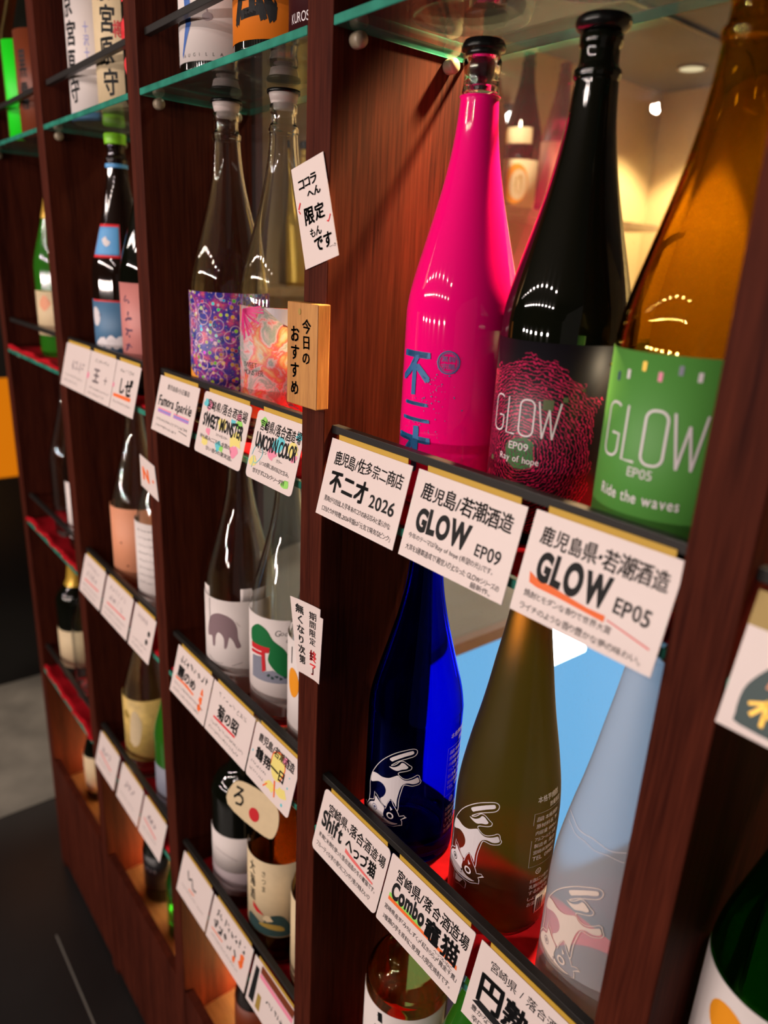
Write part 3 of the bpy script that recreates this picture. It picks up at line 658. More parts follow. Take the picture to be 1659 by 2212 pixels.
# --- bottles standing on the top glass of the pink bay, seen from below
for x, mt, s in ((0.115, 'dark_glass', 'first'), (0.245, 'black_glass', 'second'), (0.365, 'brown_glass', 'third')):
    bottle('sake_bottle', x, 0.085, GU, ISS, M[mt], {'first': 'dark bottle base seen through the glass above the pink bottle', 'second': 'black bottle base seen through the glass above the black bottle', 'third': 'brown bottle base above the amber bottle at the top right'}[s], 'bottles on the top glass of the pink bay', wall=0.0)
# --- bay left of the plaque
M['bubble_rim'] = pbr('bubble_rim_print', (0.66, 0.36, 0.50), 0.5)
GM2 = 'clear bottles with colourful labels'
t = bottle('sake_bottle', -0.298, 0.0750, GM + 0.0025, ISS, M['clear'], 'clear glass bottle with blue label full of rainbow soap bubbles', GM2, wall=0.0026, cap=('pale', M['card']))
label(t, 'label', -.120, .045, .030, .176, M['bubbles'])
print_on(t, 'printed_orange_corner', [poly([(-.100, .031), (-.062, .031), (-.064, .050), (-.076, .066), (-.100, .078)])], M['sun_orange'])
for (x, y, r_) in ((-.083, .128, .0145), (-.055, .100, .021), (-.075, .060, .016), (-.045, .066, .015), (-.060, .152, .011), (-.094, .150, .022)):
    print_on(t, 'printed_bubble', [ring(x, y, r_, .0007, 28)], M['bubble_rim'])
link('cap_rim', lathe([(0.0166, 0.3995), (0.0190, 0.3995), (0.0194, 0.4010), (0.0190, 0.4030), (0, 0.4034)], 36), M['cap_black'], t, True)
t = bottle('sake_bottle', -0.190, 0.0920, GM + 0.0025, ISS, M['clear'], 'clear glass bottle with pink and orange splashed paint label', GM2, wall=0.0026, cap=('pale', M['card']))
label(t, 'label', -.120, .045, .030, .165, M['splash'])
print_on(t, 'pink_burst', [line([(-.088, .160), (-.088 + .034 * math.cos(a) * rng.uniform(.7, 1.1), .160 + .034 * math.sin(a) * rng.uniform(.7, 1.1))], .0022) for a in [R(-100 + 7.5 * k) for k in range(16)]], pbr('magenta_print', (0.72, 0.01, 0.20), 0.5))
print_on(t, 'pale_corner', [poly([(-.050, .1645), (-.012, .1645), (-.012, .140), (-.030, .148)])], M['white_ink'])
print_on(t, 'pink_hair', [line(smooth2([(-.030 + .002 * k, .036), (-.034 + .0012 * k, .052 + .0004 * k), (-.050 + .003 * k, .064 + .0006 * k)], 4, False), .0014, taper=True) for k in range(9)], M['redm'])
print_on(t, 'printed_curve', [line(smooth2([(-.040, .033), (-.034, .046), (-.020, .050), (-.008, .045)], 4, False), .0010)], M['plum_ink'])
print_on(t, 'lettering', [fit(text('SWEET', -.01), -.0850, .0925, .0240, .0060), fit(text('MONSTER', -.01), -.0850, .0835, .0330, .0060), line([(-.085, .0905), (-.052, .0905)], .0003)], M['ink'])
link('cap_rim', lathe([(0.0166, 0.3995), (0.0190, 0.3995), (0.0194, 0.4010), (0.0190, 0.4030), (0, 0.4034)], 36), M['cap_black'], t, True)
GT2 = 'bottles on the top shelf left of the plaque'
t = bottle('sake_bottle', -0.312, 0.080, GU, ISS, M['black_glass'], 'black bottle with white label and blue stroke on top shelf', GT2)
label(t, 'label', -.125, -.008, .0215, .17, M['paper']); print_on(t, 'blue_stroke', [poly([(-.083, .16), (-.068, .16), (-.0655, .060), (-.083, .026), (-.084, .030), (-.075, .060)])], M['blue_stroke'])
print_on(t, 'lettering', [fit(text(ch, -.01), -.0800 + .0085 * k, .0262, None, .0036) for k, ch in enumerate('AUGILLA')], M['pen'])
print_on(t, 'printed_drop', [disc(-.043, .066, .0065, .0045), line([(-.045, .082), (-.043, .070)], .0015)], M['grey_wrap'])
t = bottle('sake_bottle', -0.175, 0.080, GU, ISS, M['black_glass'], 'black bottle with orange label and thick black brush strokes on top shelf', GT2)
label(t, 'label', -.150, .03, .0205, .17, M['orange_label']); print_on(t, 'brush_characters', [fit(text('風', .05), -.088, .034, .055, .070)], M['ink'])
t = bottle('sake_bottle', -0.060, 0.080, GU, ISS, M['black_glass'], 'black bottle with maroon label and white capitals on top shelf', GT2)
label(t, 'label', -.125, .02, .0125, .15, M['maroon_label']); print_on(t, 'lettering', [fit(text('KUROSE BENI', 0), -.092, .0175, .050, .0085)], M['white_ink'])
GL2 = 'bottles on the lower shelf left of the plaque'
t = bottle('shochu_bottle', -0.276, 0.0738, GL + 0.0025, ISS, M['clear'], 'clear bottle with white label and grey hippopotamus', GL2, wall=0.0026, cap=('pale', M['paper']))
label(t, 'label', -.118, .022, .018, .170, M['paper']); label(t, 'label_tab', -.095, -.078, .170, .186, M['paper']); label(t, 'label_tab', -.026, .012, .170, .190, M['paper'])
HIP = mm([(-83.9, 118.6), (-76.8, 138.0), (-63.2, 147.6), (-49.4, 147.7), (-37.4, 141.1), (-31.8, 128.4), (-30.6, 112.1), (-26.5, 98.9), (-32.3, 95.6), (-36.5, 105.4), (-40.9, 111.6), (-43.9, 111.2), (-47.3, 95.9), (-51.2, 93.5), (-51.8, 109.9), (-60.3, 117.6), (-66.4, 109.1), (-68.2, 93.5), (-72.7, 93.5), (-74.1, 107.9), (-83.4, 105.6)])
print_on(t, 'printed_animal', [poly(smooth2(HIP, 3)), line([(-.033, .138), (-.029, .133), (-.0265, .131)], .0006)], M['hippo'])
print_on(t, 'lettering', [line([(-.0785, .128), (-.0780, .168)], .0012), line([(-.084, .072), (-.066, .066), (-.054, .068)], .0006), line([(-.040, .066), (-.024, .072)], .0006)], M['pen'])
t = bottle('shochu_bottle', -0.172, 0.0910, GL + 0.0025, ISS, M['clear'], 'clear bottle with label of green hill and red torii gate', GL2, wall=0.0026, cap=('pale', M['paper']))
label(t, 'label', -.110, .035, .030, .180, M['paper'])
print_on(t, 'printed_water', [poly(mm([(-86.1, 115.8), (-66.0, 119.8), (-64.3, 96.7), (-48.2, 102.7), (-25.8, 93.1), (-25.7, 83.6), (-42.4, 83.0), (-86.8, 81.8)]))], M['water'])
print_on(t, 'printed_hill', [poly(smooth2(mm([(-90, 150), (-85.3, 158.5), (-71.5, 167.9), (-57.3, 162.6), (-48.2, 149.3), (-34.2, 138.5), (-26.0, 123.0), (-25.8, 94.7), (-36.8, 96.3), (-48.2, 105.9), (-55.8, 118.2), (-54.2, 135.7), (-85.8, 134.9)]), 3))], M['hill'], off=.0009)
print_on(t, 'printed_gate', [poly(mm([(-88, 135.5), (-52.7, 136.7), (-54.2, 128.4), (-60.7, 127.2), (-59.1, 100.0), (-65.0, 96.4), (-66.0, 121.8), (-88, 119.8), (-88, 124.5), (-66, 126.2), (-65.9, 128), (-88, 127)]))], M['torii'], off=.0011)
print_on(t, 'printed_reflections', [blob(-.055 + .006 * k, .094 - .003 * (k % 2), .0022) for k in range(5)], M['teal_ink'], off=.0011)
print_on(t, 'lettering', [fit(text('Good', -.01, .12, shear=.3), -.045, .156, .024, .009), fit(text('one', -.01, .12, shear=.3), -.030, .146, .012, .006), line([(-.086, .062), (-.060, .054), (-.040, .052)], .0006)], M['pen'])
t = bottle('shochu_bottle', -0.060, 0.0850, GL + 0.0025, ISS, M['clear'], 'clear bottle with orange sun on white label, half behind the divider', GL2, wall=0.0026, cap=('pale', M['paper']))
label(t, 'label', -.125, .035, .030, .190, M['paper']); print_on(t, 'printed_sun', [disc(-.084, .130, .012, .021)], M['sun_orange']); print_on(t, 'lettering', [line([(-.088, .156), (-.087, .18)], .002)], M['pen'])
GK2 = 'bottles on the lowest shelf left of the plaque'
t = bottle('shochu_bottle', -0.290, 0.080, GK + 0.0025, ROUND, M['black_glass'], 'black bottle with plain white label banded grey at its foot', GK2, cap=('crown', M['cap_black']))
label(t, 'label', -.130, .020, .078, .150, M['paper']); label(t, 'lower_band', -.130, .020, .030, .078, M['grey_wrap']); print_on(t, 'printed_line', [line([(-.08 + .004 * k, .117 - .0001 * k * k) for k in range(12)], .0010)], M['grey_wrap'])
t = bottle('shochu_bottle', -0.160, 0.077, GK + 0.0025, ISS, M['brown_glass'], 'brown bottle with cream label of dark waves and red sun', GK2, wall=0.0028, cap=('crown', M['cap_black']))
label(t, 'label', -.125, .030, .060, .202, M['cream'])
print_on(t, 'brush_characters', [fit(text('大海酒', .02, .12, vertical=True), -.087, .118, .014, .076), fit(text('さつま', .0, vertical=True), -.060, .145, .007, .040)], M['ink'])
print_on(t, 'printed_waves', [poly(smooth2([(-.090, .064), (-.090, .085), (-.075, .088), (-.060, .083), (-.048, .100), (-.030, .104), (-.018, .090), (-.014, .066), (-.040, .062)], 3)), ], M['teal_ink'])
print_on(t, 'printed_wave_gold', [poly(smooth2([(-.066, .080), (-.052, .086), (-.030, .084), (-.024, .074), (-.045, .076)], 3))], M['gold_ink'], off=.0010); print_on(t, 'printed_foam', [blob(-.050, .095, .006, rx=1.4)], M['cream'], off=.0011)
print_on(t, 'printed_sun', [poly([(-.078, .116), (-.056, .100), (-.070, .100), (-.078, .106)])], M['torii'], off=.0010)
bm = bmesh.new()   # paper tag hung round the shoulder
pts = smooth2([(-.052, -.004), (-.044, .036), (-.012, .046), (.030, .044), (.050, .030), (.050, -.002), (.030, -.016)], 4)
f0 = [bm.verts.new((a, 0, c)) for a, c in pts]; f1 = [bm.verts.new((a, .0006, c)) for a, c in pts]
bm.faces.new(f0); bm.faces.new(f1[::-1])
for i in range(len(pts)): bm.faces.new((f0[i], f0[(i + 1) % len(pts)], f1[(i + 1) % len(pts)], f1[i]))
o = link('neck_tag', bm, M['cream'], t, False, (.000, -.052, .270)); o.rotation_euler = (R(-12), 0, R(14)); bmt = o
ink('tag_lettering', [fit(text('ろ', .02), -.042, .004, .022, .030)], lambda u, v: Vector((u, -.0006, v)), M['ink'], o); ink('tag_seal', [disc(.004, .006, .0105)], lambda u, v: Vector((u, -.0006, v)), M['torii'], o)
t = bottle('shochu_bottle', -0.0535, 0.090, GK + 0.0025, ISS, M['brown_glass'], 'brown bottle with cream label, mostly behind the divider', GK2, wall=0.0, cap=('crown', M['cap_black'])); label(t, 'label', -.13, .03, .03, .19, M['cream'])
t = bottle('liqueur_bottle', -0.262, 0.090, GB + 0.001, SMALL, M['dark_glass'], 'short dark bottle in the lit foot left of the plaque bay', cap=('crown', M['cap_black'])); label(t, 'label', -.09, .0, .05, .13, M['rust_label'], r=0.042)
t = bottle('liqueur_bottle', -0.120, 0.090, GB + 0.001, SMALL, M['dark_glass'], 'short dark bottle with orange label in the lit foot', cap=('crown', M['cap_black'])); label(t, 'label', -.09, .0, .05, .13, M['orange_label'], r=0.042)

# --- second bay from the left
S2 = 32
GA = 'bottles on the top shelf of the second bay'
t = bottle('sake_bottle', -0.735, 0.080, GU, ISS, M['paper'], 'bottle wrapped in white paper with black calligraphy', GA, seg=S2)
label(t, 'wrapper', -.165, .165, .004, .19, M['paper']); label(t, 'blue_base', -.100, -.025, .0005, .013, M['sky_label'], off=.0008)
CH = '京宮原守'
print_on(t, 'brush_characters', [fit(text(ch, .035, .08), -.088 + .004 * (k % 2), .146 - .040 * k, .026, .036) for k, ch in enumerate(CH)], M['ink'])
print_on(t, 'blue_lettering', [fit(text('十沢十', .0, vertical=True), -.045, .088, .009, .050)], M['bluem'])
t = bottle('sake_bottle', -0.605, 0.080, GU, ISS, M['cream'], 'bottle wrapped in tan paper with black calligraphy and red seal', GA, seg=S2)
label(t, 'wrapper', -.165, .165, .004, .19, M['cream'])
print_on(t, 'brush_characters', [fit(text(ch, .035, .08), -.072 + .004 * (k % 2), .140 - .040 * k, .026, .036) for k, ch in enumerate(CH)], M['ink'])
print_on(t, 'red_lettering', [fit(text('樽', .03), -.046, .094, .016, .022)], M['torii'])
t = bottle('sake_bottle', -0.4965, 0.080, GU, ISS, M['black_glass'], 'black bottle with red flame pattern beside the tan wrapped one', GA, seg=S2)
print_on(t, 'red_flames', [blob(-.085 + rng.uniform(-.012, .03), .045 + .012 * k, .009) for k in range(12)], M['redm'])
GMB = 'bottles on the middle shelf of the second bay'
t = bottle('sake_bottle', -0.700, 0.080, GM + 0.0025, ISS, M['dark_glass'], 'dark bottle with slate blue label and lime cap', GMB, seg=S2, cap=('crown', M['limecap']))
link('neck_band', lathe([(0.0172, 0.350), (0.0182, 0.350), (0.0182, 0.356), (0.0172, 0.356)], 24, True), M['sky_label'], t)
label(t, 'label', -.135, -.010, .045, .140, M['blue_label']); print_on(t, 'label_border', [line([(-.084, .139), (-.012, .139)], .003)], M['torii'])
print_on(t, 'printed_cloud', [blob(-.070 + .008 * k, .066 + .006 * (k % 2), .0085) for k in range(6)], M['white_ink']); print_on(t, 'printed_face', [disc(-.078, .112, .012, .016)], M['white_ink']); print_on(t, 'printed_eye', [disc(-.066, .115, .0025)], M['navy'])
FAN = [(-.072, .262), (-.032, .247), (-.036, .214), (-.055, .206), (-.078, .222)]
label(t, 'fan_border', -.082, -.020, .208, .262, M['redm'], prof=ISS, off=.0004); label(t, 'fan_label', -.080, -.022, .2125, .2575, M['sky_label'], prof=ISS, off=.0007)
print_on(t, 'fan_lettering', [blob(-.052, .234, .008)], M['white_ink'], prof=ISS, off=.0011)
t = bottle('sake_bottle', -0.567, 0.080, GM + 0.0025, ISS, M['black_glass'], 'black bottle with tall salmon pink label', GMB, seg=S2, cap=('crown', M['cap_black']))
label(t, 'label', -.125, .010, .040, .174, M['pink_label']); print_on(t, 'brush_characters', [q for k in range(4) for q in scribble(-.080, .064 + .026 * k, .024, .018, 1, .0032)], M['plum_ink'])
GLB = 'bottles on the lower shelf of the second bay'
t = bottle('shochu_bottle', -0.690, 0.080, GL + 0.0025, ISS, M['clear'], 'clear bottle with plain salmon orange label', GLB, wall=.0026, seg=S2, cap=('pale', M['paper']))
label(t, 'label', -.125, .010, .030, .188, M['salmon']); print_on(t, 'printed_marks', [disc(-.058, .120, .002), disc(-.046, .075, .002)], M['rust_label'])
t = bottle('shochu_bottle', -0.566, 0.080, GL + 0.0025, ISS, M['clear'], 'clear bottle with white text label next to the salmon one', GLB, wall=.0026, seg=S2, cap=('pale', M['paper']))
label(t, 'label', -.125, .010, .030, .195, M['paper']); print_on(t, 'lettering', [q for k in range(8) for q in penline(-.080, .180 - .014 * k, .050, .004)], M['pen'])
GKB = 'bottles on the lowest shelf of the second bay'
t = bottle('shochu_bottle', -0.700, 0.080, GK + 0.0025, ISS, M['clear'], 'clear bottle with yellow and white picture label', GKB, wall=.0026, seg=S2, cap=('pale', M['paper']))
label(t, 'label', -.125, .010, .045, .190, M['yellow_label']); print_on(t, 'printed_figure', [poly(smooth2([(-.066, .085), (-.060, .150), (-.048, .165), (-.036, .140), (-.040, .100), (-.050, .080)], 3))], M['cream']); print_on(t, 'printed_dark', [blob(-.074, .150, .008)], M['gold_ink']); print_on(t, 'printed_dark', [blob(-.066, .078, .007)], M['gold_ink'])
t = bottle('shochu_bottle', -0.5356, 0.080, GK + 0.0025, ISS, M['green_mid'], 'green bottle with grey blue label beside the yellow label', GKB, seg=S2, cap=('crown', M['cap_black'])); label(t, 'label', -.125, .010, .030, .125, M['water'])
t = bottle('liqueur_bottle', -0.705, 0.090, GB + 0.001, SMALL, M['black_glass'], 'short black bottle with grey label in the lit foot of the second bay', seg=S2, cap=('crown', M['cap_black'])); label(t, 'label', -.09, .0, .04, .13, M['olive_label'], r=.042); print_on(t, 'lettering', penline(-.07, .09, .04, .01), M['grey_wrap'], r=.042)
t = bottle('liqueur_bottle', -0.575, 0.090, GB + 0.001, SMALL, M['green_dark'], 'short bright green bottle in the lit foot of the second bay', seg=S2, cap=('crown', M['cap_black']))
# --- leftmost bay
S3 = 24
GA0 = 'bottles in the leftmost bay'
t = bottle('sake_bottle', -1.150, 0.080, GU, ISS, M['amber_pale'], 'amber bottle half wrapped in bright lime paper', GA0, seg=S3); label(t, 'wrapper', -.075, .03, .006, .185, M['lime'])
t = bottle('sake_bottle', -1.045, 0.080, GU, ISS, M['black_glass'], 'black bottle with rust brown label beside the lime wrapped one', GA0, seg=S3); label(t, 'label', -.120, .02, .004, .185, M['rust_label']); print_on(t, 'brush_characters', [fit(text('黒霧', .03, vertical=True), -.070, .05, .02, .10)], M['ink'])
t = bottle('sake_bottle', -1.060, 0.080, GM + 0.0025, ISS, M['green_mid'], 'green bottle with gold foil neck and cream label', GA0, seg=S3, cap=('foil', M['gold'])); label(t, 'label', -.110, .01, .045, .135, M['cream']); print_on(t, 'printed_patch', [blob(-.055, .11, .014)], M['salmon'])
link('gold_neck', lathe([(0.0305, 0.276), (0.0300, 0.280), (0.0250, 0.299), (0.0216, 0.317), (0.0192, 0.335), (0.0178, 0.350)], 24), M['gold'], t, True)
t = bottle('sake_bottle', -0.965, 0.080, GM + 0.0025, SMALL, M['white_frost'], 'short white bottle with blue stroke beside the green bottle', GA0, seg=S3, cap=('crown', M['card'])); label(t, 'label', -.095, .02, .02, .13, M['paper'], r=.042); print_on(t, 'blue_stroke', [poly([(-.055, .070), (-.050, .075), (-.030, .040), (-.036, .036)])], M['navy'], r=.042)
t = bottle('shochu_bottle', -1.090, 0.080, GL + 0.0025, ISS, M['clear'], 'clear unlabelled bottle in the leftmost bay', GA0, wall=.0026, seg=S3, cap=('pale', M['paper']))
t = bottle('shochu_bottle', -0.985, 0.080, GL + 0.0025, ISS, M['dark_glass'], 'dark bottle with narrow white label behind the clear bottle', GA0, seg=S3, cap=('crown', M['cap_black'])); label(t, 'label', -.080, -.035, .03, .16, M['paper'])
t = bottle('shochu_bottle', -1.160, 0.080, GK + 0.0025, ROUND, M['black_glass'], 'black round bottle with gold label and gold neck', GA0, seg=S3, cap=('foil', M['gold'])); label(t, 'label', -.120, .01, .040, .143, M['cream'])
link('gold_neck', lathe([(0.0285, 0.256), (0.0220, 0.272), (0.0182, 0.300), (0.0172, 0.345)], 24), M['gold'], t, True)
t = bottle('shochu_bottle', -1.040, 0.080, GK + 0.0025, ISS, M['clear'], 'clear bottle behind the black and gold one', GA0, wall=.0026, seg=S3, cap=('pale', M['paper']))
t = bottle('liqueur_bottle', -1.120, 0.090, GB + 0.001, SMALL, M['black_glass'], 'short black bottle with gold label in the lit foot', GA0, seg=S3, cap=('crown', M['cap_black'])); label(t, 'label', -.09, .0, .03, .14, M['cream'], r=.042)
t = bottle('liqueur_bottle', -1.005, 0.090, GB + 0.001, SMALL, M['gold'], 'short bottle wrapped in orange gold paper in the lit foot', GA0, seg=S3, cap=('crown', M['gold']))
# --- bay at the right edge
t = bottle('sake_bottle', 0.5200, 0.0800, GL + 0.0025, ISS, M['green_glass'], 'large green glass bottle with white label at the right edge', None, wall=0.0028, cap=('crown', M['cap_black']))
label(t, 'label', -.150, -.005, .030, .178, M['paper']); print_on(t, 'printed_fruit', [disc(-.098, .148, .016, .017)], M['sun_orange'])

# ------------------------------------------------------------------ price cards hung from the bars
DV = Vector((0, -0.238, -0.971)); DN = Vector((0, -0.971, 0.238))
def cmap(off=0.0009):
    return lambda u, v: Vector((u, 0, 0)) + DV * v + DN * off          # u right, v down from the card's top left corner
def flip(items): return [([(a, -b) for a, b in V], F) for V, F in items]
def ctext(s, x, y, w=None, h=None, wt=0.0, jit=0.08, **k):
    # text whose box has its top left corner at (x, y) on the card, y down
    V, F = fit(text(s, wt, jit, **k), 0, 0, w, h); hh = max(b for a, b in V)
    return [(x + a, y + hh - b) for a, b in V], F
def card(x0, lv, w, lab, h=0.078, rad=0.0, group='handwritten price cards', dz=0.0):
    g = LV[lv]
    t = thing('price_card', (x0, 0.0093, g + 0.0565 + dz), lab, 'price card', group)
    bm = bmesh.new(); rr = max(rad, 0.0003); pts = []
    for cx, cy_, a0 in ((w - rr, rr, -90), (w - rr, h - rr, 0), (rr, h - rr, 90), (rr, rr, 180)):
        for q in range(5 if rad else 1):
            a = R(a0 + (90 * q / 4 if rad else 45)); pts.append((cx + rr * math.cos(a), cy_ + rr * math.sin(a)))
    f0 = [bm.verts.new(cmap(0.0006)(*p)) for p in pts]; f1 = [bm.verts.new(cmap(0.0)(*p)) for p in pts]
    bm.faces.new(f0); bm.faces.new(f1[::-1])
    for i in range(len(pts)): bm.faces.new((f0[i], f1[i], f1[(i + 1) % len(pts)], f0[(i + 1) % len(pts)]))
    bmesh.ops.recalc_face_normals(bm, faces=bm.faces[:]); link('card', bm, M['card'], t)
    link('tape_strip', bbox(0.010, w - 0.008, 0.0004, 0.0010, -0.0045, 0.0050), M['tape'], t)
    return t
def put(t, name, items, mat, off=0.0009): return ink(name, items, cmap(off), M[mat], t)
# pink bay, middle bar
t = card(.043, 'M', .123, 'white handwritten card with the year 2026 under the pink bottle')
put(t, 'maker_lettering', [ctext('鹿児島/佐多宗二商店', .012, .0095, .104, .0150, .016)], 'ink')
put(t, 'title_lettering', [ctext('不二才', .012, .0290, .060, .0225, .06, .06), ctext('2026', .077, .0370, .036, .0135, .018)], 'ink')
put(t, 'small_lettering', [ctext('黒麹が引き出した芋本来のコクのある甘みと柔らかな', .009, .0560, .104, .0062), ctext('口当たりが特徴。2026年版は「元気で陽気なピンク」', .009, .0665, .108, .0062)], 'pen')
t = card(.174, 'M', .123, 'white handwritten card with bold black letters under the black bottle')
put(t, 'maker_lettering', [ctext('鹿児島/若潮酒造', .010, .0085, .104, .0165, .022)], 'ink')
put(t, 'title_lettering', [ctext('GLOW', .012, .0290, .064, .0230, .05, .06, gap=.04), ctext('EP09', .084, .0400, .027, .0115, .012)], 'ink')
put(t, 'small_lettering', [ctext('今年のテーマは「Ray of hope (希望の光)」です。', .007, .0548, .100, .0062), ctext('大賞を3連覇達成で「殿堂入り」となった GLOWシリーズの', .007, .0645, .110, .0062), ctext('最新作。', .088, .0715, .022, .0050)], 'pen')
t = card(.305, 'M', .119, 'white handwritten card with orange underline below bold letters', dz=.001)
put(t, 'maker_lettering', [ctext('鹿児島県・若潮酒造', .010, .0085, .103, .0160, .022)], 'ink')
put(t, 'underline', [poly([(.011, .0530), (.009, .0450), (.016, .0480), (.040, .0505), (.062, .0530), (.077, .0530), (.077, .0575), (.062, .0565), (.036, .0550), (.018, .0545)])], 'orange', .0008)
put(t, 'red_line', [poly([(.079, .0545), (.079, .0555), (.113, .0620), (.113, .0608)])], 'pinkred')
put(t, 'title_lettering', [ctext('GLOW', .014, .0260, .062, .0250, .055, .06, gap=.05), ctext('EP05', .081, .0375, .027, .0120, .016)], 'ink')
put(t, 'small_lettering', [ctext('焼酎とモダンな香りで世界大賞', .009, .0580, .075, .0060), ctext('ライチのような香り豊かな夢の味わい。', .008, .0680, .102, .0062)], 'pen')
# pink bay, lower bar
t = card(.049, 'L', .122, 'white handwritten card with red underline below the blue cat bottle', rad=.006)
put(t, 'underline', [poly([(.056, .0470), (.056, .0420), (.064, .0440), (.108, .0490), (.108, .0510), (.075, .0490)])], 'pinkred', .0008)
put(t, 'maker_lettering', [ctext('宮崎県、落合酒造場', .014, .0105, .104, .0150, .020)], 'ink')
put(t, 'title_lettering', [ctext('Shift', .007, .0235, .040, .0210, .035, .06, gap=.05), ctext('へっづ猫', .054, .0275, .054, .0175, .04, .08)], 'ink')
put(t, 'small_lettering', [ctext('シフト', .022, .0445, .012, .0040), ctext('麦麹と米麹を使った落合酒造の冬の竈猫です。', .008, .0515, .106, .0066), ctext('フルーティな芋の香りにスッキリ麦の味わい♡', .007, .0635, .102, .0066)], 'pen')
t = card(.173, 'L', .122, 'white handwritten card with green and orange underline below the olive cat bottle', rad=.002)
put(t, 'green_underline', [poly([(.010, .0440), (.010, .0395), (.060, .0400), (.060, .0440)])], 'greenm', .0008); put(t, 'underline', [poly([(.010, .0475), (.010, .0435), (.060, .0440), (.112, .0440), (.113, .0480), (.060, .0472)])], 'orange', .00085)
put(t, 'maker_lettering', [ctext('宮崎県/落合酒造場', .014, .0085, .104, .0155, .020)], 'ink')
put(t, 'title_lettering', [ctext('Combo', .012, .0240, .050, .0195, .045, .06, gap=.04), ctext('竈猫', .064, .0250, .047, .0235, .045, .06)], 'ink')
put(t, 'small_lettering', [ctext('へっついねこ', .082, .0490, .026, .0036), ctext('宮崎県産芋「みちしずく」・「紅きらら」・「黄金千貫」', .008, .0530, .108, .0064), ctext('3種類の芋を原料に使用した限定焼酎です。', .009, .0640, .102, .0066)], 'pen')
t = card(.3025, 'L', .120, 'white handwritten card with huge brush characters at the bottom edge')
put(t, 'maker_lettering', [ctext('宮崎県 / 落合酒造場', .016, .0080, .096, .0105, .0)], 'ink')
put(t, 'title_lettering', [ctext('円熟香', .010, .0240, .090, .0300, .05, .06), poly([(.008, .058), (.016, .052), (.080, .055), (.100, .052), (.082, .060), (.030, .060)])], 'ink')
put(t, 'small_lettering', [ctext('豊かなフルーティーな香り', .009, .0600, .080, .0062), ctext('辛口のすっきり味わい。', .012, .0690, .075, .0060)], 'pen')
# bay left of the plaque, middle bar
t = card(-.381, 'M', .126, 'white card with striped rainbow underlines under the bubble bottle', dz=.0025)
for k, cm in enumerate(('pinkm', 'bluem', 'purplem')): put(t, 'underline', [poly([(.012, .0440 + .0022 * k), (.055, .0440 + .0022 * k), (.055, .0460 + .0022 * k), (.012, .0460 + .0022 * k)]), poly([(.064, .0440 + .0022 * k), (.112, .0440 + .0022 * k), (.112, .0460 + .0022 * k), (.064, .0460 + .0022 * k)])], cm, .0008)
put(t, 'title_lettering', [ctext('Famora Sparkle', .009, .0260, .106, .0190, .02, .1, shear=.15)], 'ink')
put(t, 'small_lettering', [ctext('鹿児島県/小正醸造', .030, .0085, .070, .0080), ] + penline(.012, .0575, .100, .0042) + penline(.012, .0665, .070, .0042) + [line([(.088, .064), (.114, .066)], .001)], 'pen')
t = card(-.240, 'M', .122, 'white card splashed with pink yellow and cyan, middle one of its row', rad=.005, dz=.0025)
for cm, L in (('pinkm', [(.020, .016, .006), (.028, .048, .005), (.098, .018, .005), (.100, .058, .007)]), ('yellowm', [(.060, .034, .008), (.100, .046, .009), (.022, .062, .006)]), ('cyanm', [(.012, .014, .006), (.060, .060, .006), (.085, .026, .005)]), ('greenm', [(.100, .026, .006), (.070, .062, .004)])):
    for q in L: put(t, 'marker_splash', [blob(*q, rx=1.3)], cm, .00070 + .00002 * len(cm))
put(t, 'maker_lettering', [ctext('宮崎県/落合酒造場', .014, .0075, .102, .0145, .016)], 'ink'); put(t, 'title_lettering', [ctext('SWEET MONSTER', .010, .0240, .104, .0200, .03, .1, gap=.03)], 'ink', .0011)
put(t, 'small_lettering', [ctext('スイートモンスター', .050, .0455, .030, .0036), ctext('味も飲みごこちも、金賞の', .010, .0530, .080, .0060), ctext('甘い香りの果実酒。', .030, .0650, .070, .0060)], 'pen', .0011)
t = card(-.104, 'M', .100, 'white card with cyan unicorn doodle, rightmost under the splashed bottle', rad=.006, dz=.0025)
for cm, L in (('pinkm', [(.045, .042, .007), (.088, .036, .005)]), ('yellowm', [(.085, .030, .008), (.010, .058, .005)]), ('greenm', [(.085, .068, .006), (.018, .012, .005)]), ('cyanm', [(.056, .030, .008), (.092, .014, .004)])):
    for q in L: put(t, 'marker_splash', [blob(*q, rx=1.4)], cm, .00070 + .00002 * len(cm))
put(t, 'cyan_doodle', [line(smooth2([(.006, .052), (.010, .042), (.020, .038), (.028, .046), (.022, .056), (.014, .060), (.010, .052)], 4, False), .0009), line([(.020, .038), (.026, .031)], .0008), line([(.012, .058), (.010, .066)], .0008)], 'cyanm', .00095)
put(t, 'maker_lettering', [ctext('宮崎県/落合酒造場', .012, .0080, .084, .0150, .018)], 'ink'); put(t, 'title_lettering', [ctext('UNICORN COLOR', .008, .0235, .086, .0190, .028, .1, gap=.03)], 'ink', .0011)
put(t, 'small_lettering', [ctext('ユニコーン', .018, .0425, .018, .0036), ctext('カラー', .058, .0455, .012, .0036), ctext('いつの夢に桃の旨さと甘み。', .026, .0535, .062, .0060), ctext('甘すぎずにロック・ソーダ割', .014, .0645, .068, .0060)], 'pen', .0011)
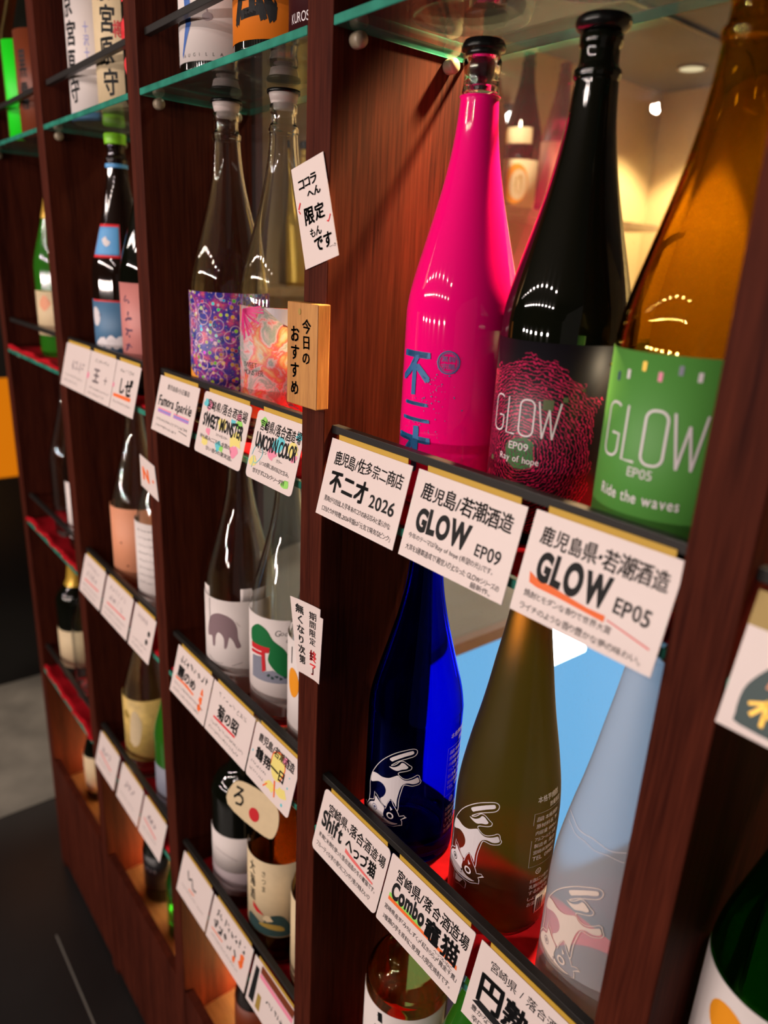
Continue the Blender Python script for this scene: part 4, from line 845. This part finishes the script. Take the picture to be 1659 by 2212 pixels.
# bay left of the plaque, lower bar
t = card(-.361, 'L', .121, 'white card with orange brush marks under the hippopotamus bottle')
put(t, 'orange_marks', [poly([(.010, .048), (.050, .046), (.075, .049), (.075, .052), (.040, .050), (.012, .051)])] + [blob(.098, .036 + .012 * k, .0055) for k in range(3)], 'orange', .0008)
put(t, 'maker_lettering', scribble(.012, .010, .098, .013, 8, .0018), 'ink'); put(t, 'title_lettering', [ctext('麗のめ', .014, .0270, .062, .0190, .035, .1)], 'ink', .0011); put(t, 'small_lettering', penline(.010, .056, .100, .0045) + penline(.010, .066, .090, .0045), 'pen')
t = card(-.237, 'L', .121, 'white card with dark red underline, middle of the lower row')
put(t, 'underline', [poly([(.018, .048), (.082, .047), (.082, .0505), (.018, .051)])], 'redm', .0008); put(t, 'title_lettering', [ctext('菊の昭', .026, .0250, .060, .0220, .035, .1)], 'ink', .0011)
put(t, 'small_lettering', scribble(.018, .010, .085, .007, 8, .0006) + penline(.010, .056, .100, .0045) + penline(.010, .0655, .090, .0045), 'pen')
t = card(-.113, 'L', .108, 'white card with yellow and orange blossom drawing, rightmost of the lower row', rad=.005)
put(t, 'yellow_drawing', [poly(smooth2([(.052, .018), (.070, .012), (.082, .026), (.076, .046), (.060, .048), (.050, .034)], 3)), blob(.060, .062, .008, rx=1.4), blob(.084, .058, .008, rx=1.4)], 'yellowm', .0008); put(t, 'orange_drawing', [line(smooth2([(.050, .034), (.052, .018), (.070, .012), (.082, .026), (.076, .046)], 3, False), .0018), line([(.066, .050), (.072, .070)], .003), line([(.052, .062), (.044, .070)], .002)], 'orange', .00095)
put(t, 'pink_flower', [blob(.078, .016, .005)], 'pinkm', .0010); put(t, 'blue_dots', [disc(.006, .040, .0016), disc(.090, .070, .0022), disc(.094, .044, .0015), disc(.094, .030, .0010)], 'cyanm')
put(t, 'maker_lettering', [ctext('鹿児島/若潮酒造', .014, .0080, .086, .0140, .018)], 'ink', .0011); put(t, 'title_lettering', [ctext('鶴翔一日', .014, .0280, .070, .0180, .03, .1)], 'ink', .0012); put(t, 'small_lettering', penline(.006, .052, .040, .0040) + penline(.006, .062, .036, .0040), 'pen')
# bay left of the plaque, lowest bar
t = card(-.377, 'K', .113, 'white card with one faint scrawl, leftmost above the lit foot', dz=-.004)
put(t, 'title_lettering', [line(smooth2([(.026, .022), (.034, .034), (.044, .028), (.052, .040), (.064, .038)], 3, False), .0030)], 'ink'); put(t, 'red_mark', [poly([(.040, .048), (.060, .047), (.060, .049), (.040, .050)])], 'orange'); put(t, 'small_lettering', penline(.014, .054, .085, .004), 'pen')
t = card(-.259, 'K', .131, 'white card with red spots beside crowded black characters', dz=-.004)
put(t, 'maker_lettering', scribble(.014, .012, .100, .014, 8, .0022), 'ink'); put(t, 'title_lettering', scribble(.014, .032, .080, .016, 5, .0032), 'ink'); put(t, 'orange_marks', [blob(.108, .034 + .013 * k, .0065) for k in range(2)] + [poly([(.012, .052), (.05, .051), (.05, .053), (.012, .054)]), blob(.088, .052, .005)], 'orange', .0008); put(t, 'small_lettering', penline(.014, .060, .090, .004), 'pen')
t = card(-.122, 'K', .116, 'printed card with bottle photo and pink band above the lit foot', dz=-.006)
put(t, 'brown_band', [poly([(.022, .002), (.112, .002), (.112, .014), (.022, .014)])], 'rust_label'); put(t, 'pink_band', [poly([(.022, .015), (.112, .015), (.112, .022), (.022, .022)])], 'pinkm'); put(t, 'bottle_photo', [poly([(.008, .012), (.018, .012), (.020, .070), (.006, .070)])], 'ink'); put(t, 'title_lettering', scribble(.046, .036, .055, .008, 7, .0015), 'pen'); put(t, 'small_photo', [poly([(.026, .046), (.036, .046), (.038, .070), (.026, .070)])], 'gold_ink')
# second bay from the left
t = card(-.8115, 'M', .1335, 'glossy white card under the blue label, leftmost in the second bay', dz=.0025); put(t, 'title_lettering', scribble(.045, .026, .070, .018, 4, .003), 'grey_wrap'); put(t, 'small_lettering', penline(.014, .054, .100, .004) + penline(.014, .064, .080, .004), 'pen')
t = card(-.676, 'M', .121, 'white card with a dark square character, middle of the second bay row', dz=.0025); put(t, 'title_lettering', [ctext('王', .028, .026, .030, .024, .06), ctext('十', .080, .034, .016, .013, .04)], 'grey_wrap'); put(t, 'red_mark', [blob(.003, .042, .006)], 'pinkm'); put(t, 'small_lettering', scribble(.026, .010, .066, .006, 6, .0008) + penline(.014, .058, .098, .004) + penline(.014, .067, .080, .004), 'pen')
t = card(-.553, 'M', .100, 'white card with bold characters over an orange bar in the second bay', dz=.0025); put(t, 'underline', [poly([(.008, .052), (.080, .050), (.080, .056), (.008, .057)])], 'orange', .0008); put(t, 'title_lettering', [ctext('しぜ', .030, .022, .050, .028, .05)], 'ink'); put(t, 'red_mark', [disc(.002, .040, .004)], 'pinkm'); put(t, 'small_lettering', scribble(.018, .010, .060, .006, 6, .0008) + penline(.010, .062, .075, .004), 'pen')
for x0, wd, lab, ttl in ((-.8115, .1195, 'white card with red underline below the salmon bottle', 'r'), (-.683, .132, 'white card with long pink underline, middle of the lower second bay', 'r'), (-.542, .092, 'white card with two dark spots at its right side', 'd')):
    t = card(x0, 'L', wd, lab)
    put(t, 'maker_lettering', scribble(.020, .010, wd - .05, .010, 6, .0014), 'grey_wrap')
    if ttl == 'r': put(t, 'title_lettering', scribble(.024, .026, wd - .06, .014, 4, .0022), 'grey_wrap'); put(t, 'underline', [poly([(.020, .046), (wd - .02, .044), (wd - .02, .047), (.020, .049)])], 'pinkred', .0008)
    else: put(t, 'dark_spots', [disc(.074, .030, .005), disc(.070, .046, .005)], 'ink')
    put(t, 'small_lettering', penline(.014, .056, wd - .03, .004) + penline(.014, .066, wd - .04, .004), 'pen')
for x0, wd, lab, mk in ((-.8115, .1165, 'white card with red scrawl under the yellow picture label', 'pinkred'), (-.680, .115, 'white card with faint grey characters, middle of the lowest second bay row', None), (-.558, .105, 'white card with dark diagonal line and red marks near the divider', 'pinkred')):
    t = card(x0, 'K', wd, lab, dz=-.006)
    put(t, 'title_lettering', scribble(.024, .022, wd - .06, .016, 3, .003), 'grey_wrap')
    if mk: put(t, 'underline', [poly([(.014, .040), (wd - .03, .048), (wd - .03, .051), (.014, .043)])], mk, .0008)
    put(t, 'small_lettering', penline(.014, .056, wd - .04, .004), 'pen')
# right edge
t = card(.469, 'M', .120, 'printed card with photo of a dark bottle at the right edge', h=.083)
put(t, 'olive_band', [poly([(.0, .0), (.120, .0), (.120, .021), (.0, .021)])], 'gold_ink', .0008)
put(t, 'bottle_photo', [poly(smooth2([(.013, .078), (.009, .073), (.009, .058), (.014, .047), (.022, .036), (.027, .026), (.037, .026), (.041, .036), (.049, .047), (.053, .058), (.053, .073), (.050, .078)], 3))], 'teal_ink'); put(t, 'photo_shine', [poly([(.020, .052), (.026, .030), (.031, .030), (.028, .052)])], 'salmon', .0010)
put(t, 'gold_emblem', [line([(.024, .074), (.024, .058)], .0026), line([(.0165, .070), (.024, .060)], .0026), line([(.014, .064), (.024, .0595)], .002), line([(.024, .068), (.038, .060)], .0022), line([(.031, .074), (.031, .060)], .0026), line([(.036, .074), (.036, .064)], .0026)], 'gold', .0011)

# ------------------------------------------------------------------ papers and plaque on the uprights
def sheet(name, c, lab, cat, thick=0.0004, bow=None, cut=None, n=10):
    # bilinear sheet through TL, TR, BR, BL (x, z); bow(s, t) gives its y
    TL, TR, BR, BL = [Vector((a, 0, b)) for a, b in c]
    bow = bow or (lambda s, t: -0.0006)
    def at(s, t, o=0.0):
        p = (TL * (1 - s) + TR * s) * (1 - t) + (BL * (1 - s) + BR * s) * t
        p.y = bow(s, t) - o; return p
    root = thing(name, at(.5, 1), lab, cat); org = root.location.copy()
    bm = bmesh.new(); g = {}
    for q, o in ((0, thick), (1, 0)):
        for i in range(n + 1):
            for j in range(n + 1): g[q, i, j] = bm.verts.new(at(i / n, j / n, o) - org)
    ok = lambda i, j: not (cut and cut((i + .5) / n, (j + .5) / n))
    for i in range(n):
        for j in range(n):
            if not ok(i, j): continue
            bm.faces.new([g[0, a, b] for a, b in ((i, j), (i, j + 1), (i + 1, j + 1), (i + 1, j))]); bm.faces.new([g[1, a, b] for a, b in ((i, j), (i + 1, j), (i + 1, j + 1), (i, j + 1))])
    be = [e for e in bm.edges if len(e.link_faces) == 1]
    for v in [v for v in bm.verts if not v.link_faces]: bm.verts.remove(v)
    link('paper', bm, M['card'], root, True)
    return root, (lambda s, t: at(s, t, thick + 0.0004) - org)
def st(s, x, y, w, h, wt=.0, jit=.05, **k):   # text box on a sheet in (s, t) units, top left at (x, y)
    V, F = fit(text(s, wt, jit, **k), 0, 0, w, h); return [(x + a, y + h - b) for a, b in V], F
root, f = sheet('paper_notice', [(-.0221, .5278), (.0309, .5398), (.0595, .4533), (.0053, .4388)], 'tilted white paper notice in black brush writing above the wooden plaque', 'notice', bow=lambda s, t: -0.0012)
ink('lettering', [st('ココラ', .16, .135, .56, .105, .045), st('へん', .38, .265, .40, .085, .045), st('限定', .20, .425, .60, .175, .04), st('もん', .30, .640, .34, .090, .02), st('です', .38, .735, .52, .150, .045), st('…', .80, .880, .10, .012), st('D', .93, .872, .04, .028)], f, M['ink'], root)
ink('red_marks', [poly([(.05, .405), (.13, .345), (.15, .36), (.08, .415)]), poly([(.05, .42), (.07, .42), (.11, .455), (.09, .46)]), poly([(.82, .640), (.87, .655), (.96, .595), (.94, .585), (.87, .64), (.84, .630)])], f, M['redm'], root)
root, f = sheet('paper_notice', [(-.0145, .0883), (.0526, .0966), (.0474, .0055), (.0021, .0005)], 'curled white paper notice with red characters on the divider below the plaque', 'notice',
                bow=lambda s, t: -0.0016 - 0.004 * max(0, .25 - s) - 0.006 * max(0, s - .75) ** 1, cut=lambda s, t: s > .88 and t < .12)
ink('lettering', [st('無くなり次第', .13, .06, .26, .80, .035, vertical=True), st('期間限定', .56, .09, .22, .44, .012, vertical=True)], f, M['ink'], root)
ink('red_lettering', [st('終了', .56, .60, .26, .34, .04, vertical=True)], f, M['redm'], root)
root, f = sheet('paper_notice', [(-.4535, .1536), (-.397, .1470), (-.3870, .0945), (-.4535, .1035)], 'small white paper notice with orange letter N on the far divider', 'notice', bow=lambda s, t: -0.0014)
ink('lettering', [st('N', .14, .30, .42, .42, .05)], f, M['orange'], root); ink('small_mark', [disc(.80, .52, .05)], f, M['orange'], root)
t = thing('wooden_plaque', (0.0208, -0.0003, 0.311), 'small yellowish wooden plaque with black brush writing on the divider', 'plaque')
bm = bmesh.new(); box(bm, -.0265, .0265, -.0145, 0.0, 0.0, .0985, bev=0.0010); bmesh.ops.recalc_face_normals(bm, faces=bm.faces[:]); link('board', bm, M['sign_wood'], t)
pm = lambda u, v: Vector((u, -.0149, v))
ink('lettering', [([(a, b) for a, b in fit(text('今日の', .03, .05, vertical=True), .001, .042, .0150, .042)[0]], text('今日の', .03, 0, vertical=True)[1]), fit(text('おすすめ', .035, .05, vertical=True), -.0190, .010, .0150, .066)], pm, M['ink'], t)
ink('nail_hole', [disc(-.004, .090, .0022, .0030)], pm, M['gold_ink'], t)

# ------------------------------------------------------------------ the room behind the glass
t = thing('refrigerated_showcase', (-.615, 1.0, FL), 'blue lit refrigerated showcase in the room behind the lower shelf', 'refrigerator')
link('showcase_body', bbox(-.315, .315, -.72, .72, 0, 1.01, bev=.008), pbr('showcase_white', (0.55, 0.56, 0.60), 0.4), t)
link('lit_front', bbox(.316, .320, -.68, .68, .02, .985), emit('cool_blue_panel', (0.21, 0.56, 1.0), 0.95), t)
link('led_lamp', bbox(.321, .332, -.12, .02, .850, .985), emit('white_led', (0.85, 0.95, 1.0), 9.0), t)
link('front_trim', bbox(.316, .336, -.72, .72, .985, 1.012), pbr('trim_pinkish', (0.62, 0.48, 0.50), 0.4), t)
tag(link('wall_shelf', bbox(-.9395, -.72, .95, 1.75, .585, .603), M['base_wood']), 'pale wall shelf holding bottles in the room behind the glass', 'shelf')
tag(link('wall_shelf', bbox(-.938, -.76, .35, .80, .375, .392), M['base_wood']), 'low wall shelf behind the clear bottles in the back room', 'shelf')
GBK = 'bottles on the back room shelf'
t = bottle('sake_bottle', -.850, 1.235, .603, ISS, M['dark_glass'], 'dark bottle with yellow oval label seen through the glass beside the pink bottle', GBK, seg=S2, cap=('crown', M['card']))
label(t, 'label', -.13, .02, .010, .128, M['cream']); print_on(t, 'printed_oval', [disc(-.050, .068, .034, .050)], M['sun_orange']); print_on(t, 'printed_oval_inner', [disc(-.042, .066, .024, .038)], M['cream'], off=.0009); print_on(t, 'lettering', scribble(-.052, .040, .020, .055, 2, .003), M['gold_ink'], off=.0011)
label(t, 'neck_label', -.090, -.015, .165, .205, M['cream'], prof=ISS)
t = bottle('sake_bottle', -.850, 1.10, .603, ISS, M['brown_glass'], 'brown bottle with orange capsule half hidden by the pink bottle', GBK, seg=S2, cap=('foil', M['sun_orange']))
t = bottle('sake_bottle', -.850, 1.385, .603, ISS, M['rust_label'], 'rust orange wrapped bottle right of the yellow oval label', GBK, seg=S2)
label(t, 'wrapper', -.16, .16, .03, .19, M['salmon'])
t = bottle('sake_bottle', -.860, .560, .392, SMALL, M['gold'], 'small yellow bottle blurred behind the tilted paper notice', 'small bottles on the low wall shelf', seg=S3, cap=('crown', M['cap_black']))
t = bottle('sake_bottle', -.860, .675, .392, SMALL, M['sky_label'], 'small light blue bottle blurred behind the tilted paper notice', 'small bottles on the low wall shelf', seg=S3, cap=('crown', M['cap_black']))
t = thing('ceiling_lamp', (-.7048, 1.7636, 1.03), 'round recessed ceiling lamp in the back room corner', 'lamp')
link('lamp_rim', lathe([(.034, 0), (.040, 0), (.040, -.006), (.034, -.006)], 32, True), pbr('lamp_rim', (0.3, 0.26, 0.2), 0.4), t, True); link('lamp_lens', lathe([(0, -.001), (.034, -.001), (.034, -.005), (0, -.005)], 32), emit('lamp_lens_glow', (1.0, 0.80, 0.48), 0.9), t)
t = thing('wall_lamp', (-.94, 1.255, .86), 'white glowing lamp on the back room wall beside the pink bottle neck', 'lamp')
link('lamp_mount', bbox(0, .03, -.02, .02, -.01, .02), M['bar'], t); link('lamp_bulb', lathe([(0, -.045), (.020, -.042), (.034, -.030), (.034, -.012), (.022, -.002), (0, 0)], 24), emit('bulb_glow', (1, .97, .92), 9), t, True, (.045, 0, 0))
# ------------------------------------------------------------------ past the far end of the cabinet
t = thing('floor_lantern', (-2.5, .14, FL), 'orange glowing box lantern on a dark stand past the cabinet end', 'lantern')
link('stand', bbox(-.13, .13, -.15, .15, 0, .88, bev=.004), M['cap_black'], t); link('shade', bbox(-.12, .12, -.15, .15, .88, 1.225, bev=.006), emit('orange_shade_glow', (1.0, .26, .005), .62), t)
